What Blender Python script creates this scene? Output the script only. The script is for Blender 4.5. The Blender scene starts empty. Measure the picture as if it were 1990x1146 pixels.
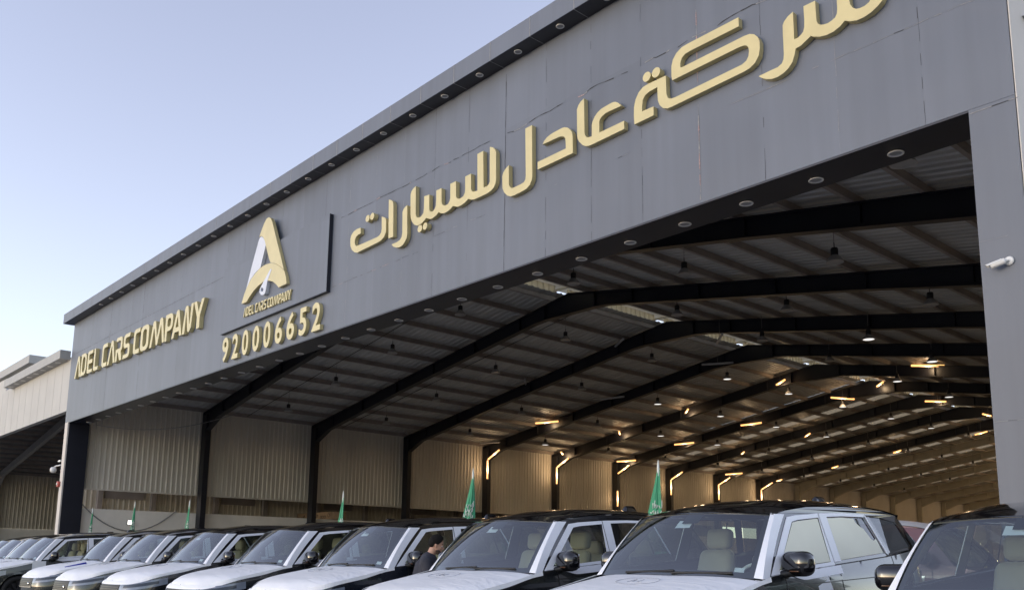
import bpy, bmesh, math, random
import numpy as np
from mathutils import Vector, Matrix
from mathutils.geometry import tessellate_polygon
R = math.radians
random.seed(7)
S = bpy.context.scene
COL = S.collection

# ---------------------------------------------------------------- camera
cam_d = bpy.data.cameras.new("camera"); cam = bpy.data.objects.new("camera", cam_d); COL.objects.link(cam)
YAW, PITCH, ROLL = 0.842392615, 0.171599160, -0.0121477941
fw = Vector((-math.sin(YAW)*math.cos(PITCH), math.cos(YAW)*math.cos(PITCH), math.sin(PITCH)))
rt = Vector((math.cos(YAW), math.sin(YAW), 0)); dn = fw.cross(rt)
r2 = rt*math.cos(ROLL)+dn*math.sin(ROLL); d2 = dn*math.cos(ROLL)-rt*math.sin(ROLL)
M = Matrix((r2, -d2, -fw)).transposed().to_4x4(); M.translation = (0, 0, 1.30)
cam.matrix_world = M
cam_d.sensor_width = 36; cam_d.lens = 1752.77/1990*36; cam_d.shift_y = (786.68-573)/1990
cam_d.clip_start = .1; cam_d.clip_end = 4000
S.camera = cam

# ---------------------------------------------------------------- world, sun, exposure
SUN_EL, SUN_AZ = 7.5, 199.0     # azimuth: clockwise from +Y
W = bpy.data.worlds.new("World"); S.world = W; W.use_nodes = True
wn = W.node_tree.nodes; wl = W.node_tree.links
sky = wn.new("ShaderNodeTexSky"); sky.sky_type = 'NISHITA'; sky.sun_disc = False
sky.sun_elevation = R(SUN_EL); sky.sun_rotation = R(SUN_AZ)
sky.air_density = 1.0; sky.dust_density = .3; sky.ozone_density = 1.5
hs = wn.new("ShaderNodeHueSaturation"); hs.inputs['Saturation'].default_value = .60; hs.inputs['Hue'].default_value = .515
tint = wn.new("ShaderNodeVectorMath"); tint.operation = 'MULTIPLY'; tint.inputs[1].default_value = (1.02, .965, 1.02)
wl.new(sky.outputs[0], hs.inputs['Color']); wl.new(hs.outputs[0], tint.inputs[0]); wl.new(tint.outputs[0], wn["Background"].inputs[0]); wn["Background"].inputs[1].default_value = 0.15
sd = bpy.data.lights.new("sun", 'SUN'); sun = bpy.data.objects.new("sun", sd); COL.objects.link(sun)
sd.energy = 0.04; sd.angle = R(12); sd.color = (1, .96, .9)
az, el = R(SUN_AZ), R(SUN_EL)
sv = Vector((math.sin(az)*math.cos(el), math.cos(az)*math.cos(el), math.sin(el)))
sun.rotation_euler = sv.to_track_quat('Z', 'Y').to_euler()
S.view_settings.view_transform = 'Standard'; S.view_settings.look = 'None'
S.view_settings.exposure = 1.65; S.view_settings.gamma = 1
S.view_settings.use_curve_mapping = False
S.cycles.max_bounces = 6; S.cycles.transparent_max_bounces = 12; S.cycles.use_denoising = True
S.cycles.sample_clamp_indirect = 6

# outlines measured in metres on the facade plane (x, z), and lamp positions
DATA = {"arabic":[[[-19.226,9.273],[-19.228,9.379],[-19.19,9.466],[-19.086,9.534],[-18.935,9.56],[-18.76,9.549],[-18.745,9.389],[-18.848,9.393],[-18.954,9.364],[-19.01,9.302],[-19.013,9.207],[-18.978,9.147],[-18.918,9.11],[-18.826,9.101],[-18.371,9.095],[-17.986,9.091],[-17.877,9.111],[-17.809,9.166],[-17.79,9.262],[-17.81,9.569],[-17.701,9.519],[-17.635,9.467],[-17.612,9.396],[-17.6,9.21],[-17.612,9.103],[-17.684,9.013],[-17.82,8.958],[-17.976,8.944],[-18.687,8.927],[-18.869,8.917],[-19.007,8.964],[-19.134,9.061],[-19.212,9.183]],[[-17.522,9.922],[-17.43,9.882],[-17.356,9.821],[-17.321,9.742],[-17.283,8.913],[-17.484,8.923]],[[-16.738,9.545],[-16.699,8.819],[-16.723,8.728],[-16.791,8.649],[-16.89,8.59],[-17.007,8.578],[-17.142,8.604],[-17.259,8.661],[-17.339,8.736],[-17.119,8.732],[-16.988,8.758],[-16.92,8.817],[-16.902,8.91],[-16.922,9.425],[-16.888,9.487],[-16.819,9.53]],[[-13.743,9.957],[-13.648,9.915],[-13.577,9.85],[-13.538,9.767],[-13.524,9.15],[-13.543,9.076],[-13.599,8.998],[-13.69,8.955],[-13.806,8.935],[-14.043,8.93],[-14.247,8.934],[-14.345,8.959],[-14.445,9.012],[-14.481,8.987],[-14.579,8.95],[-14.703,8.929],[-14.804,8.936],[-14.907,8.973],[-14.972,9.004],[-15.06,8.96],[-15.162,8.931],[-15.293,8.927],[-15.399,8.955],[-15.494,9.011],[-15.592,8.961],[-15.698,8.932],[-15.793,8.933],[-15.876,8.964],[-15.96,9.007],[-16.055,8.956],[-16.164,8.917],[-16.304,8.918],[-16.42,8.971],[-16.526,9.08],[-16.574,9.182],[-16.594,9.285],[-16.611,9.772],[-16.58,9.843],[-16.511,9.892],[-16.412,9.92],[-16.382,9.224],[-16.359,9.156],[-16.3,9.112],[-16.234,9.097],[-16.146,9.112],[-16.078,9.162],[-16.061,9.253],[-16.064,9.56],[-15.87,9.544],[-15.853,9.183],[-15.829,9.136],[-15.773,9.101],[-15.706,9.097],[-15.648,9.131],[-15.608,9.197],[-15.6,9.35],[-15.603,9.558],[-15.411,9.555],[-15.397,9.221],[-15.368,9.158],[-15.305,9.112],[-15.242,9.095],[-15.156,9.106],[-15.099,9.153],[-15.078,9.226],[-15.088,9.555],[-14.89,9.555],[-14.872,9.197],[-14.844,9.143],[-14.785,9.11],[-14.697,9.101],[-14.61,9.125],[-14.562,9.181],[-14.552,9.264],[-14.562,9.555],[-14.364,9.56],[-14.35,9.201],[-14.324,9.149],[-14.265,9.112],[-14.131,9.097],[-14.156,9.94],[-13.963,9.944],[-13.928,9.105],[-13.822,9.1],[-13.757,9.123],[-13.728,9.175]],[[-12.633,9.965],[-12.434,9.965],[-12.414,8.867],[-12.432,8.788],[-12.49,8.704],[-12.584,8.656],[-12.728,8.641],[-12.947,8.63],[-13.058,8.638],[-13.159,8.687],[-13.261,8.789],[-13.314,8.893],[-13.327,9.164],[-13.296,9.234],[-13.221,9.298],[-13.129,9.342],[-13.116,8.919],[-13.087,8.857],[-13.037,8.813],[-12.975,8.801],[-12.755,8.805],[-12.663,8.819],[-12.616,8.864],[-12.605,8.955]],[[-12.123,9.44],[-12.077,9.497],[-11.997,9.545],[-11.917,9.567],[-11.849,9.577],[-11.602,9.588],[-11.514,9.58],[-11.426,9.539],[-11.35,9.469],[-11.3,9.385],[-11.291,9.307],[-11.284,8.97],[-12.258,8.958],[-12.259,9.116],[-11.473,9.128],[-11.478,9.275],[-11.491,9.346],[-11.524,9.388],[-11.58,9.416],[-11.646,9.432]],[[-10.988,9.971],[-10.979,9.279],[-10.964,9.215],[-10.927,9.166],[-10.874,9.141],[-10.792,9.131],[-10.791,9.363],[-10.768,9.419],[-10.716,9.498],[-10.642,9.552],[-10.553,9.588],[-10.407,9.601],[-10.278,9.608],[-10.235,9.601],[-10.193,9.586],[-10.136,9.55],[-10.06,9.459],[-10.351,9.463],[-10.437,9.462],[-10.525,9.437],[-10.584,9.396],[-10.602,9.35],[-10.6,9.135],[-9.997,9.143],[-9.995,8.984],[-10.793,8.966],[-10.867,8.969],[-10.95,8.992],[-11.033,9.045],[-11.117,9.14],[-11.158,9.214],[-11.167,9.277],[-11.17,9.361],[-11.176,9.817],[-11.139,9.887],[-11.077,9.941]],[[-9.754,8.982],[-9.764,9.151],[-9.759,9.314],[-9.722,9.445],[-9.65,9.551],[-9.55,9.614],[-9.451,9.625],[-9.038,9.623],[-9.031,9.271],[-9.0,9.189],[-8.936,9.149],[-8.844,9.14],[-7.507,9.17],[-7.426,9.201],[-7.383,9.266],[-7.37,9.344],[-7.381,9.415],[-7.416,9.462],[-7.475,9.485],[-7.556,9.493],[-8.901,9.475],[-8.915,9.565],[-8.911,9.745],[-8.878,9.852],[-8.802,9.939],[-8.685,9.998],[-8.549,10.007],[-7.547,10.016],[-7.543,9.857],[-8.485,9.855],[-8.621,9.844],[-8.69,9.8],[-8.722,9.724],[-8.724,9.648],[-8.695,9.628],[-7.449,9.643],[-7.349,9.631],[-7.271,9.59],[-7.205,9.513],[-7.175,9.425],[-7.174,9.313],[-7.198,9.194],[-7.271,9.096],[-7.372,9.047],[-7.472,9.034],[-8.893,8.997],[-9.009,8.999],[-9.114,9.047],[-9.183,9.13],[-9.217,9.224],[-9.224,9.349],[-9.226,9.482],[-9.405,9.473],[-9.503,9.441],[-9.559,9.37],[-9.573,9.263],[-9.575,9.161],[-9.319,9.157],[-9.317,8.991]],[[-7.213,8.845],[-6.984,8.853],[-6.875,8.852],[-6.8,8.884],[-6.771,8.936],[-6.76,9.022],[-6.762,9.349],[-6.759,9.505],[-6.737,9.553],[-6.667,9.612],[-6.578,9.648],[-6.576,9.328],[-6.577,9.186],[-6.514,9.183],[-6.461,9.21],[-6.42,9.243],[-6.4,9.311],[-6.394,9.437],[-6.398,9.652],[-6.205,9.651],[-6.203,9.473],[-6.199,9.318],[-6.182,9.266],[-6.146,9.227],[-6.091,9.204],[-6.017,9.194],[-5.954,9.209],[-5.904,9.229],[-5.873,9.276],[-5.863,9.347],[-5.864,9.573],[-5.678,9.58],[-5.674,9.404],[-5.663,9.324],[-5.625,9.25],[-5.58,9.212],[-5.522,9.196],[-5.452,9.196],[-5.38,9.222],[-5.342,9.288],[-5.34,9.421],[-5.174,9.416],[-5.163,9.223],[-5.202,9.146],[-5.273,9.097],[-5.367,9.051],[-5.473,9.029],[-5.578,9.03],[-5.683,9.065],[-5.758,9.11],[-5.84,9.055],[-5.939,9.02],[-6.051,9.016],[-6.162,9.041],[-6.261,9.087],[-6.3,9.117],[-6.389,9.075],[-6.469,9.035],[-6.561,9.025],[-6.578,8.942],[-6.622,8.833],[-6.692,8.76],[-6.774,8.718],[-6.882,8.693],[-6.991,8.706],[-7.085,8.742],[-7.166,8.798]]],"dots":[[-18.42,9.691,0.089],[-18.212,9.688,0.089],[-16.172,8.806,0.085],[-15.97,8.807,0.084],[-9.444,9.762,0.089],[-9.235,9.757,0.091]],"logo":{"gold_leg":[[-24.244,10.742],[-24.136,10.898],[-23.972,11.1],[-23.828,11.204],[-23.691,11.211],[-23.558,11.136],[-23.449,10.998],[-22.549,9.33],[-22.738,9.454],[-22.927,9.559],[-23.116,9.647],[-23.4,9.743],[-23.508,9.881],[-23.65,10.127],[-23.788,10.391],[-23.869,10.534],[-23.98,10.671],[-24.117,10.748]],"white_leg":[[-24.115,10.732],[-23.992,10.665],[-23.868,10.524],[-23.787,10.384],[-24.051,9.748],[-24.36,9.672],[-24.664,9.528],[-24.916,9.304],[-24.65,9.901],[-24.291,10.615],[-24.208,10.717]],"gold_arc":[[-25.17,8.879],[-25.037,9.123],[-24.896,9.303],[-24.661,9.502],[-24.357,9.646],[-24.05,9.735],[-23.74,9.763],[-23.398,9.731],[-23.115,9.637],[-22.926,9.55],[-22.737,9.445],[-22.528,9.296],[-22.419,9.103],[-22.347,8.876],[-22.816,8.866],[-22.979,8.999],[-23.204,9.132],[-23.488,9.224],[-23.801,9.26],[-24.108,9.209],[-24.414,9.11],[-24.656,8.986],[-24.836,8.865]],"pointer":[[-23.348,9.547],[-23.301,9.515],[-23.526,9.217],[-23.598,8.959],[-23.63,8.871],[-23.738,8.841],[-23.885,8.879],[-23.992,8.98],[-23.986,9.075],[-23.89,9.159],[-23.76,9.258],[-23.423,9.514]]},"logo_hole":[[-23.746,9.007],[-23.754,8.976],[-23.784,8.958],[-23.827,8.959],[-23.873,8.978],[-23.909,9.01],[-23.926,9.047],[-23.918,9.078],[-23.888,9.095],[-23.845,9.094],[-23.798,9.075],[-23.763,9.043]],"small":[[-25.11,8.46],[-25.026,8.714],[-22.169,8.403],[-22.246,8.684]],"latin":[["V",-41.766,-40.949],["D",-40.924,-40.233],["E",-40.066,-39.408],["L",-39.24,-38.662],["C",-38.192,-37.604],["V",-37.497,-36.603],["R",-36.564,-35.828],["S",-35.703,-34.988],["C",-34.578,-33.945],["O",-33.845,-33.028],["M",-32.878,-31.476],["P",-31.434,-30.757],["A",-30.805,-29.916],["N",-29.866,-29.02],["Y",-28.981,-28.144]],"latin_z":[[-41.766,8.954],[-41.431,9.91],[-28.494,8.762],[-28.144,9.728]],"digits":[["9",-26.588,-26.156],["2",-25.882,-25.471],["0",-25.199,-24.788],["0",-24.504,-24.075],["0",-23.805,-23.381],["6",-23.091,-22.674],["6",-22.41,-21.976],["5",-21.707,-21.307],["2",-21.014,-20.566]],"digit_z":[[-26.396,8.067],[-26.345,7.291],[-20.779,8.031],[-20.753,7.248]],"tubes":[[-36.94,35.65,9.21,15.0,1],[-36.69,41.65,9.17,129.0,1],[-31.56,41.65,9.94,133.5,1],[-25.44,41.65,10.77,139.5,1],[-41.69,41.65,8.32,129.0,1],[-41.38,47.65,8.3,10.5,1],[-36.37,47.65,9.07,3.0,1],[-31.23,47.65,9.83,177.0,1],[-25.15,47.65,10.67,63.0,1],[-22.96,47.65,11.16,130.5,1],[-35.93,53.65,8.93,132.0,1],[-30.91,53.65,9.72,132.0,1],[-22.37,53.65,10.91,49.5,1],[-40.8,59.65,8.24,1.5,1],[-21.82,59.65,10.72,87.0,1],[-40.57,65.65,8.12,139.5,1],[-35.58,65.65,8.87,135.0,1],[-30.57,65.65,9.68,133.5,1],[-24.58,65.65,10.48,139.5,1],[-17.71,41.65,10.49,46.5,1],[-26.82,23.65,11.22,18.0,0],[-33.13,23.65,10.23,24.0,0],[-38.33,23.65,9.45,36.0,0],[-43.58,23.65,8.63,28.5,0],[-26.11,29.65,10.97,145.5,0],[-32.26,29.65,10.04,135.0,0],[-37.35,29.65,9.24,136.5,0],[-42.36,29.65,8.51,135.0,0],[-25.12,35.65,10.81,28.5,0],[-31.9,35.65,9.99,9.0,0],[-41.97,35.65,8.47,13.5,0],[-20.76,29.65,10.21,133.5,0]]}

# ---------------------------------------------------------------- materials
MAT = {}
def _new(name):
    m = bpy.data.materials.new(name); m.use_nodes = True; MAT[name] = m
    return m, m.node_tree.nodes, m.node_tree.links
def pm(name, col, rough=.6, metal=0., coat=0., var=.12, scale=3., bump=0., bscale=40., spec=.5, stretch=(1,1,1), coords='Object'):
    m, n, l = _new(name); b = n["Principled BSDF"]
    b.inputs['Roughness'].default_value = rough; b.inputs['Metallic'].default_value = metal
    b.inputs['Coat Weight'].default_value = coat; b.inputs['Coat Roughness'].default_value = .03
    b.inputs['Specular IOR Level'].default_value = spec
    tc = n.new("ShaderNodeTexCoord"); mp = n.new("ShaderNodeMapping"); mp.inputs['Scale'].default_value = stretch
    l.new(tc.outputs[coords], mp.inputs[0])
    nz = n.new("ShaderNodeTexNoise"); nz.inputs['Scale'].default_value = scale; nz.inputs['Detail'].default_value = 6
    l.new(mp.outputs[0], nz.inputs['Vector'])
    mr = n.new("ShaderNodeMapRange"); mr.inputs[1].default_value = .3; mr.inputs[2].default_value = .7
    mr.inputs[3].default_value = 1-var; mr.inputs[4].default_value = 1+var
    l.new(nz.outputs[0], mr.inputs[0])
    mx = n.new("ShaderNodeVectorMath"); mx.operation = 'SCALE'; mx.inputs[0].default_value = col[:3]
    l.new(mr.outputs[0], mx.inputs['Scale']); l.new(mx.outputs[0], b.inputs['Base Color'])
    if bump:
        n2 = n.new("ShaderNodeTexNoise"); n2.inputs['Scale'].default_value = bscale; n2.inputs['Detail'].default_value = 4
        l.new(mp.outputs[0], n2.inputs['Vector'])
        bp = n.new("ShaderNodeBump"); bp.inputs['Strength'].default_value = bump; bp.inputs['Distance'].default_value = .02
        l.new(n2.outputs[0], bp.inputs['Height']); l.new(bp.outputs[0], b.inputs['Normal'])
    return m
def em(name, col, strength):
    m, n, l = _new(name); b = n["Principled BSDF"]
    b.inputs['Base Color'].default_value = (.8, .8, .8, 1)
    b.inputs['Emission Color'].default_value = (*col, 1); b.inputs['Emission Strength'].default_value = strength
    return m
def glass(name, tint, ior=1.5, rough=.0, add=0.):
    m, n, l = _new(name); n.remove(n["Principled BSDF"]); out = n["Material Output"]
    t = n.new("ShaderNodeBsdfTransparent"); t.inputs[0].default_value = (*tint, 1)
    g = n.new("ShaderNodeBsdfGlossy"); g.inputs['Roughness'].default_value = rough; g.inputs[0].default_value = (.95, .97, 1, 1)
    geo = n.new("ShaderNodeNewGeometry"); dt = n.new("ShaderNodeVectorMath"); dt.operation = 'DOT_PRODUCT'
    l.new(geo.outputs['Normal'], dt.inputs[0]); l.new(geo.outputs['Incoming'], dt.inputs[1])
    def mt(op, a, b=None, va=None, vb=None):
        q = n.new("ShaderNodeMath"); q.operation = op; q.use_clamp = op == 'ADD'
        if a is not None: l.new(a, q.inputs[0])
        else: q.inputs[0].default_value = va
        if b is not None: l.new(b, q.inputs[1])
        elif vb is not None: q.inputs[1].default_value = vb
        return q.outputs[0]
    c = mt('SUBTRACT', None, mt('ABSOLUTE', dt.outputs['Value']), va=1.0); f0 = ((ior-1)/(ior+1))**2+add
    ad = n.new("ShaderNodeMath"); ad.operation = 'ADD'; ad.inputs[1].default_value = f0; ad.use_clamp = True
    l.new(mt('MULTIPLY', mt('POWER', c, vb=5.0), vb=1-f0), ad.inputs[0])
    mx = n.new("ShaderNodeMixShader"); l.new(ad.outputs[0], mx.inputs[0]); l.new(t.outputs[0], mx.inputs[1]); l.new(g.outputs[0], mx.inputs[2])
    l.new(mx.outputs[0], out.inputs[0])
    return m

def facade_mat(name, col):
    m, n, l = _new(name); b = n["Principled BSDF"]; b.inputs['Roughness'].default_value = .48; b.inputs['Specular IOR Level'].default_value = .5
    tc = n.new("ShaderNodeTexCoord"); sp = n.new("ShaderNodeSeparateXYZ"); l.new(tc.outputs['Object'], sp.inputs[0])
    def math_(op, a, v):
        q = n.new("ShaderNodeMath"); q.operation = op; l.new(a, q.inputs[0]); q.inputs[1].default_value = v; return q.outputs[0]
    px = math_('FLOOR', math_('DIVIDE', math_('ADD', sp.outputs[0], 100*1.2285-(-8.45)), 1.2285), 0)
    pz = math_('FLOOR', math_('DIVIDE', math_('SUBTRACT', sp.outputs[2], 7.15), 3.1), 0)
    cb = n.new("ShaderNodeCombineXYZ"); l.new(px, cb.inputs[0]); l.new(pz, cb.inputs[1])
    wv = n.new("ShaderNodeTexWhiteNoise"); wv.noise_dimensions = '2D'; l.new(cb.outputs[0], wv.inputs[0])
    mp = n.new("ShaderNodeMapping"); mp.inputs['Scale'].default_value = (3.0, 3.0, .18); l.new(tc.outputs['Object'], mp.inputs[0])
    nz = n.new("ShaderNodeTexNoise"); nz.inputs['Scale'].default_value = 1.3; nz.inputs['Detail'].default_value = 8; l.new(mp.outputs[0], nz.inputs['Vector'])
    n3 = n.new("ShaderNodeTexNoise"); n3.inputs['Scale'].default_value = .35; n3.inputs['Detail'].default_value = 4; l.new(tc.outputs['Object'], n3.inputs['Vector'])
    a1 = n.new("ShaderNodeMapRange"); l.new(wv.outputs[0], a1.inputs[0]); a1.inputs[3].default_value = .94; a1.inputs[4].default_value = 1.05
    a2 = n.new("ShaderNodeMapRange"); l.new(nz.outputs[0], a2.inputs[0]); a2.inputs[1].default_value = .3; a2.inputs[2].default_value = .75; a2.inputs[3].default_value = .92; a2.inputs[4].default_value = 1.07
    a3 = n.new("ShaderNodeMapRange"); l.new(n3.outputs[0], a3.inputs[0]); a3.inputs[1].default_value = .3; a3.inputs[2].default_value = .7; a3.inputs[3].default_value = .93; a3.inputs[4].default_value = 1.07
    m1 = n.new("ShaderNodeMath"); m1.operation = 'MULTIPLY'; l.new(a1.outputs[0], m1.inputs[0]); l.new(a2.outputs[0], m1.inputs[1])
    m2 = n.new("ShaderNodeMath"); m2.operation = 'MULTIPLY'; l.new(m1.outputs[0], m2.inputs[0]); l.new(a3.outputs[0], m2.inputs[1])
    sc = n.new("ShaderNodeVectorMath"); sc.operation = 'SCALE'; sc.inputs[0].default_value = col; l.new(m2.outputs[0], sc.inputs['Scale'])
    l.new(sc.outputs[0], b.inputs['Base Color'])
    n4 = n.new("ShaderNodeTexNoise"); n4.inputs['Scale'].default_value = 1.1; n4.inputs['Detail'].default_value = 2; l.new(tc.outputs['Object'], n4.inputs['Vector'])
    bp = n.new("ShaderNodeBump"); bp.inputs['Strength'].default_value = .4; bp.inputs['Distance'].default_value = .035
    l.new(n4.outputs[0], bp.inputs['Height']); l.new(bp.outputs[0], b.inputs['Normal'])
    return m

facade_mat("facade_grey", (.124, .142, .178))
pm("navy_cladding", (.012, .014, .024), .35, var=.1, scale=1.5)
pm("joint_dark", (.035, .035, .04), .8, var=.3, scale=30)
pm("joint_pale", (.26, .26, .265), .8, var=.2, scale=20)
pm("crack_pink", (.33, .235, .23), .8, var=.35, scale=25)
pm("gold", (.60, .515, .265), .36, metal=.15, var=.06, scale=2.5, bump=.05, bscale=9)
pm("silver_panel", (.62, .65, .72), .35, var=.04)
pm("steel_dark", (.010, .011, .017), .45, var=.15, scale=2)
pm("ridge_cream", (.80, .73, .58), .6, var=.05)
pm("steel_cream", (.46, .42, .33), .55, var=.08, scale=2)
pm("sheet_roof", (.52, .52, .51), .50, metal=.3, var=.12, scale=.8, stretch=(1, 4, 1))
pm("purlin", (.30, .26, .235), .6, var=.15, scale=2)
pm("cladding_cream", (.66, .61, .52), .5, var=.09, scale=.7, stretch=(1, 1, .4))
pm("cladding_far", (.56, .50, .40), .6, var=.12, scale=.7)
pm("masonry", (.84, .79, .70), .85, var=.08, scale=1.2, bump=.2, bscale=30)
pm("side_wall", (.62, .58, .53), .7, var=.05, scale=1.1, bump=.1, bscale=20)
pm("neighbour_wall", (.50, .495, .47), .75, var=.05, scale=.8, bump=.1, bscale=15)
pm("neighbour_fascia", (.36, .36, .35), .6, var=.06)
pm("neighbour_roof", (.16, .155, .15), .5, var=.12, scale=.8, stretch=(1, 4, 1))
pm("neighbour_steel", (.30, .285, .27), .5)
pm("concrete", (.46, .445, .42), .75, var=.15, scale=.6, bump=.15, bscale=25)
pm("asphalt", (.25, .243, .23), .9, var=.25, scale=1.5, bump=.3, bscale=60)
pm("sand", (.36, .31, .24), .95, var=.15, scale=.2)
pm("white_trim", (.72, .72, .70), .45, var=.03)
pm("lens_grey", (.33, .32, .31), .3, var=.1)
pm("lamp_black", (.016, .016, .018), .5)
pm("shade_grey", (.40, .39, .38), .35, metal=.3, var=.05)
em("tube_lit", (1.0, .44, .13), .65)
em("disc_lit", (1.0, .97, .92), .32)
em("flood_lit", (1.0, .96, .88), 1.2)
pm("tube_off", (.45, .45, .46), .4)
pm("wire", (.25, .24, .23), .6)
pm("camera_white", (.74, .74, .72), .35, var=.03)
pm("alarm_red", (.45, .07, .05), .45)
pm("flag_green", (.05, .30, .155), .7, var=.12, scale=6)
pm("flag_white", (.72, .76, .72), .7, var=.05)
pm("cardboard", (.36, .25, .15), .8, var=.08, scale=3)
pm("ink", (.09, .055, .035), .8)
def film_mat(name, col, bump):
    m = pm(name, col, .38, var=.02, scale=2)
    n, l = m.node_tree.nodes, m.node_tree.links; b = n["Principled BSDF"]
    tc = n.new("ShaderNodeTexCoord"); mp = n.new("ShaderNodeMapping"); mp.inputs['Scale'].default_value = (1.0, 2.6, 1); mp.inputs['Rotation'].default_value = (0, 0, .5)
    l.new(tc.outputs['Object'], mp.inputs[0])
    nz = n.new("ShaderNodeTexNoise"); nz.inputs['Scale'].default_value = 2.6; nz.inputs['Detail'].default_value = 5; nz.inputs['Distortion'].default_value = 1.2
    l.new(mp.outputs[0], nz.inputs['Vector'])
    bp = n.new("ShaderNodeBump"); bp.inputs['Strength'].default_value = bump; bp.inputs['Distance'].default_value = .05
    l.new(nz.outputs[0], bp.inputs['Height']); l.new(bp.outputs[0], b.inputs['Normal'])
    return m
film_mat("film", (.93, .935, .945), .3); film_mat("film_smooth", (.84, .86, .91), .08)
pm("film_ink", (.45, .47, .52), .6)
pm("car_paint", (.010, .012, .014), .24, metal=.1, coat=1., var=.02)
pm("car_black", (.006, .006, .008), .12, coat=1., var=.02)
pm("car_paint_green", (.020, .026, .026), .22, metal=.35, coat=1., var=.02)
pm("car_paint_blue", (.012, .017, .028), .22, metal=.35, coat=1., var=.02)
pm("car_maroon", (.10, .025, .025), .22, metal=.3, coat=1., var=.02)
pm("trim_black", (.012, .012, .013), .5)
pm("chrome", (.75, .75, .76), .12, metal=1., var=.02)
pm("bronze_slat", (.12, .105, .085), .4, metal=.4, var=.05)
pm("tyre", (.014, .014, .014), .85, var=.1)
pm("rim_dark", (.08, .08, .085), .3, metal=.8, var=.05)
pm("seat_beige", (.56, .50, .37), .6, var=.05, scale=5)
pm("carpet_dark", (.02, .02, .022), .9)
pm("dash_dark", (.018, .02, .024), .6)
pm("window_cover_cream", (.80, .80, .66), .6, var=.06, scale=1.5)
pm("paper_white", (.80, .82, .84), .7, var=.02)
pm("lamp_glass", (.20, .23, .28), .08, var=.15, scale=8, coat=1.)
pm("lamp_inner", (.06, .07, .085), .2, metal=.2)
pm("bumper_trim", (.55, .52, .45), .3, metal=.5, var=.05)
pm("amber", (.10, .045, .02), .25)
pm("blue_wrap", (.015, .025, .32), .35, var=.15, scale=20)
glass("windscreen_glass", (.60, .70, .70), 1.6, add=.13); glass("window_glass", (.55, .61, .58), 1.55, add=.06); glass("privacy_glass", (.20, .22, .22), 1.55, add=.05)
pm("skin", (.50, .29, .20), .5, var=.06, scale=14, bump=.05, bscale=120)
pm("hair", (.007, .006, .0055), .75, spec=.2, var=.2, scale=60, bump=.6, bscale=180, stretch=(1, 1, .3))
pm("beard", (.07, .045, .035), .75, var=.3, scale=90)
pm("shirt_dark", (.034, .036, .050), .85, var=.15, scale=20, bump=.3, bscale=14)
pm("trousers", (.03, .032, .045), .85, var=.15)
pm("shoe", (.03, .025, .02), .6)
pm("eye_white", (.7, .68, .66), .2); pm("lip", (.38, .16, .13), .5)
def translucent(name, col, mix):
    m, n, l = _new(name); b = n["Principled BSDF"]; b.inputs['Base Color'].default_value = (*col, 1); b.inputs['Roughness'].default_value = .6
    t = n.new("ShaderNodeBsdfTranslucent"); t.inputs[0].default_value = (*col, 1)
    x = n.new("ShaderNodeMixShader"); x.inputs[0].default_value = mix
    l.new(b.outputs[0], x.inputs[1]); l.new(t.outputs[0], x.inputs[2]); l.new(x.outputs[0], n["Material Output"].inputs[0])
translucent("skylight_sheet", (.60, .47, .28), .55)

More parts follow.
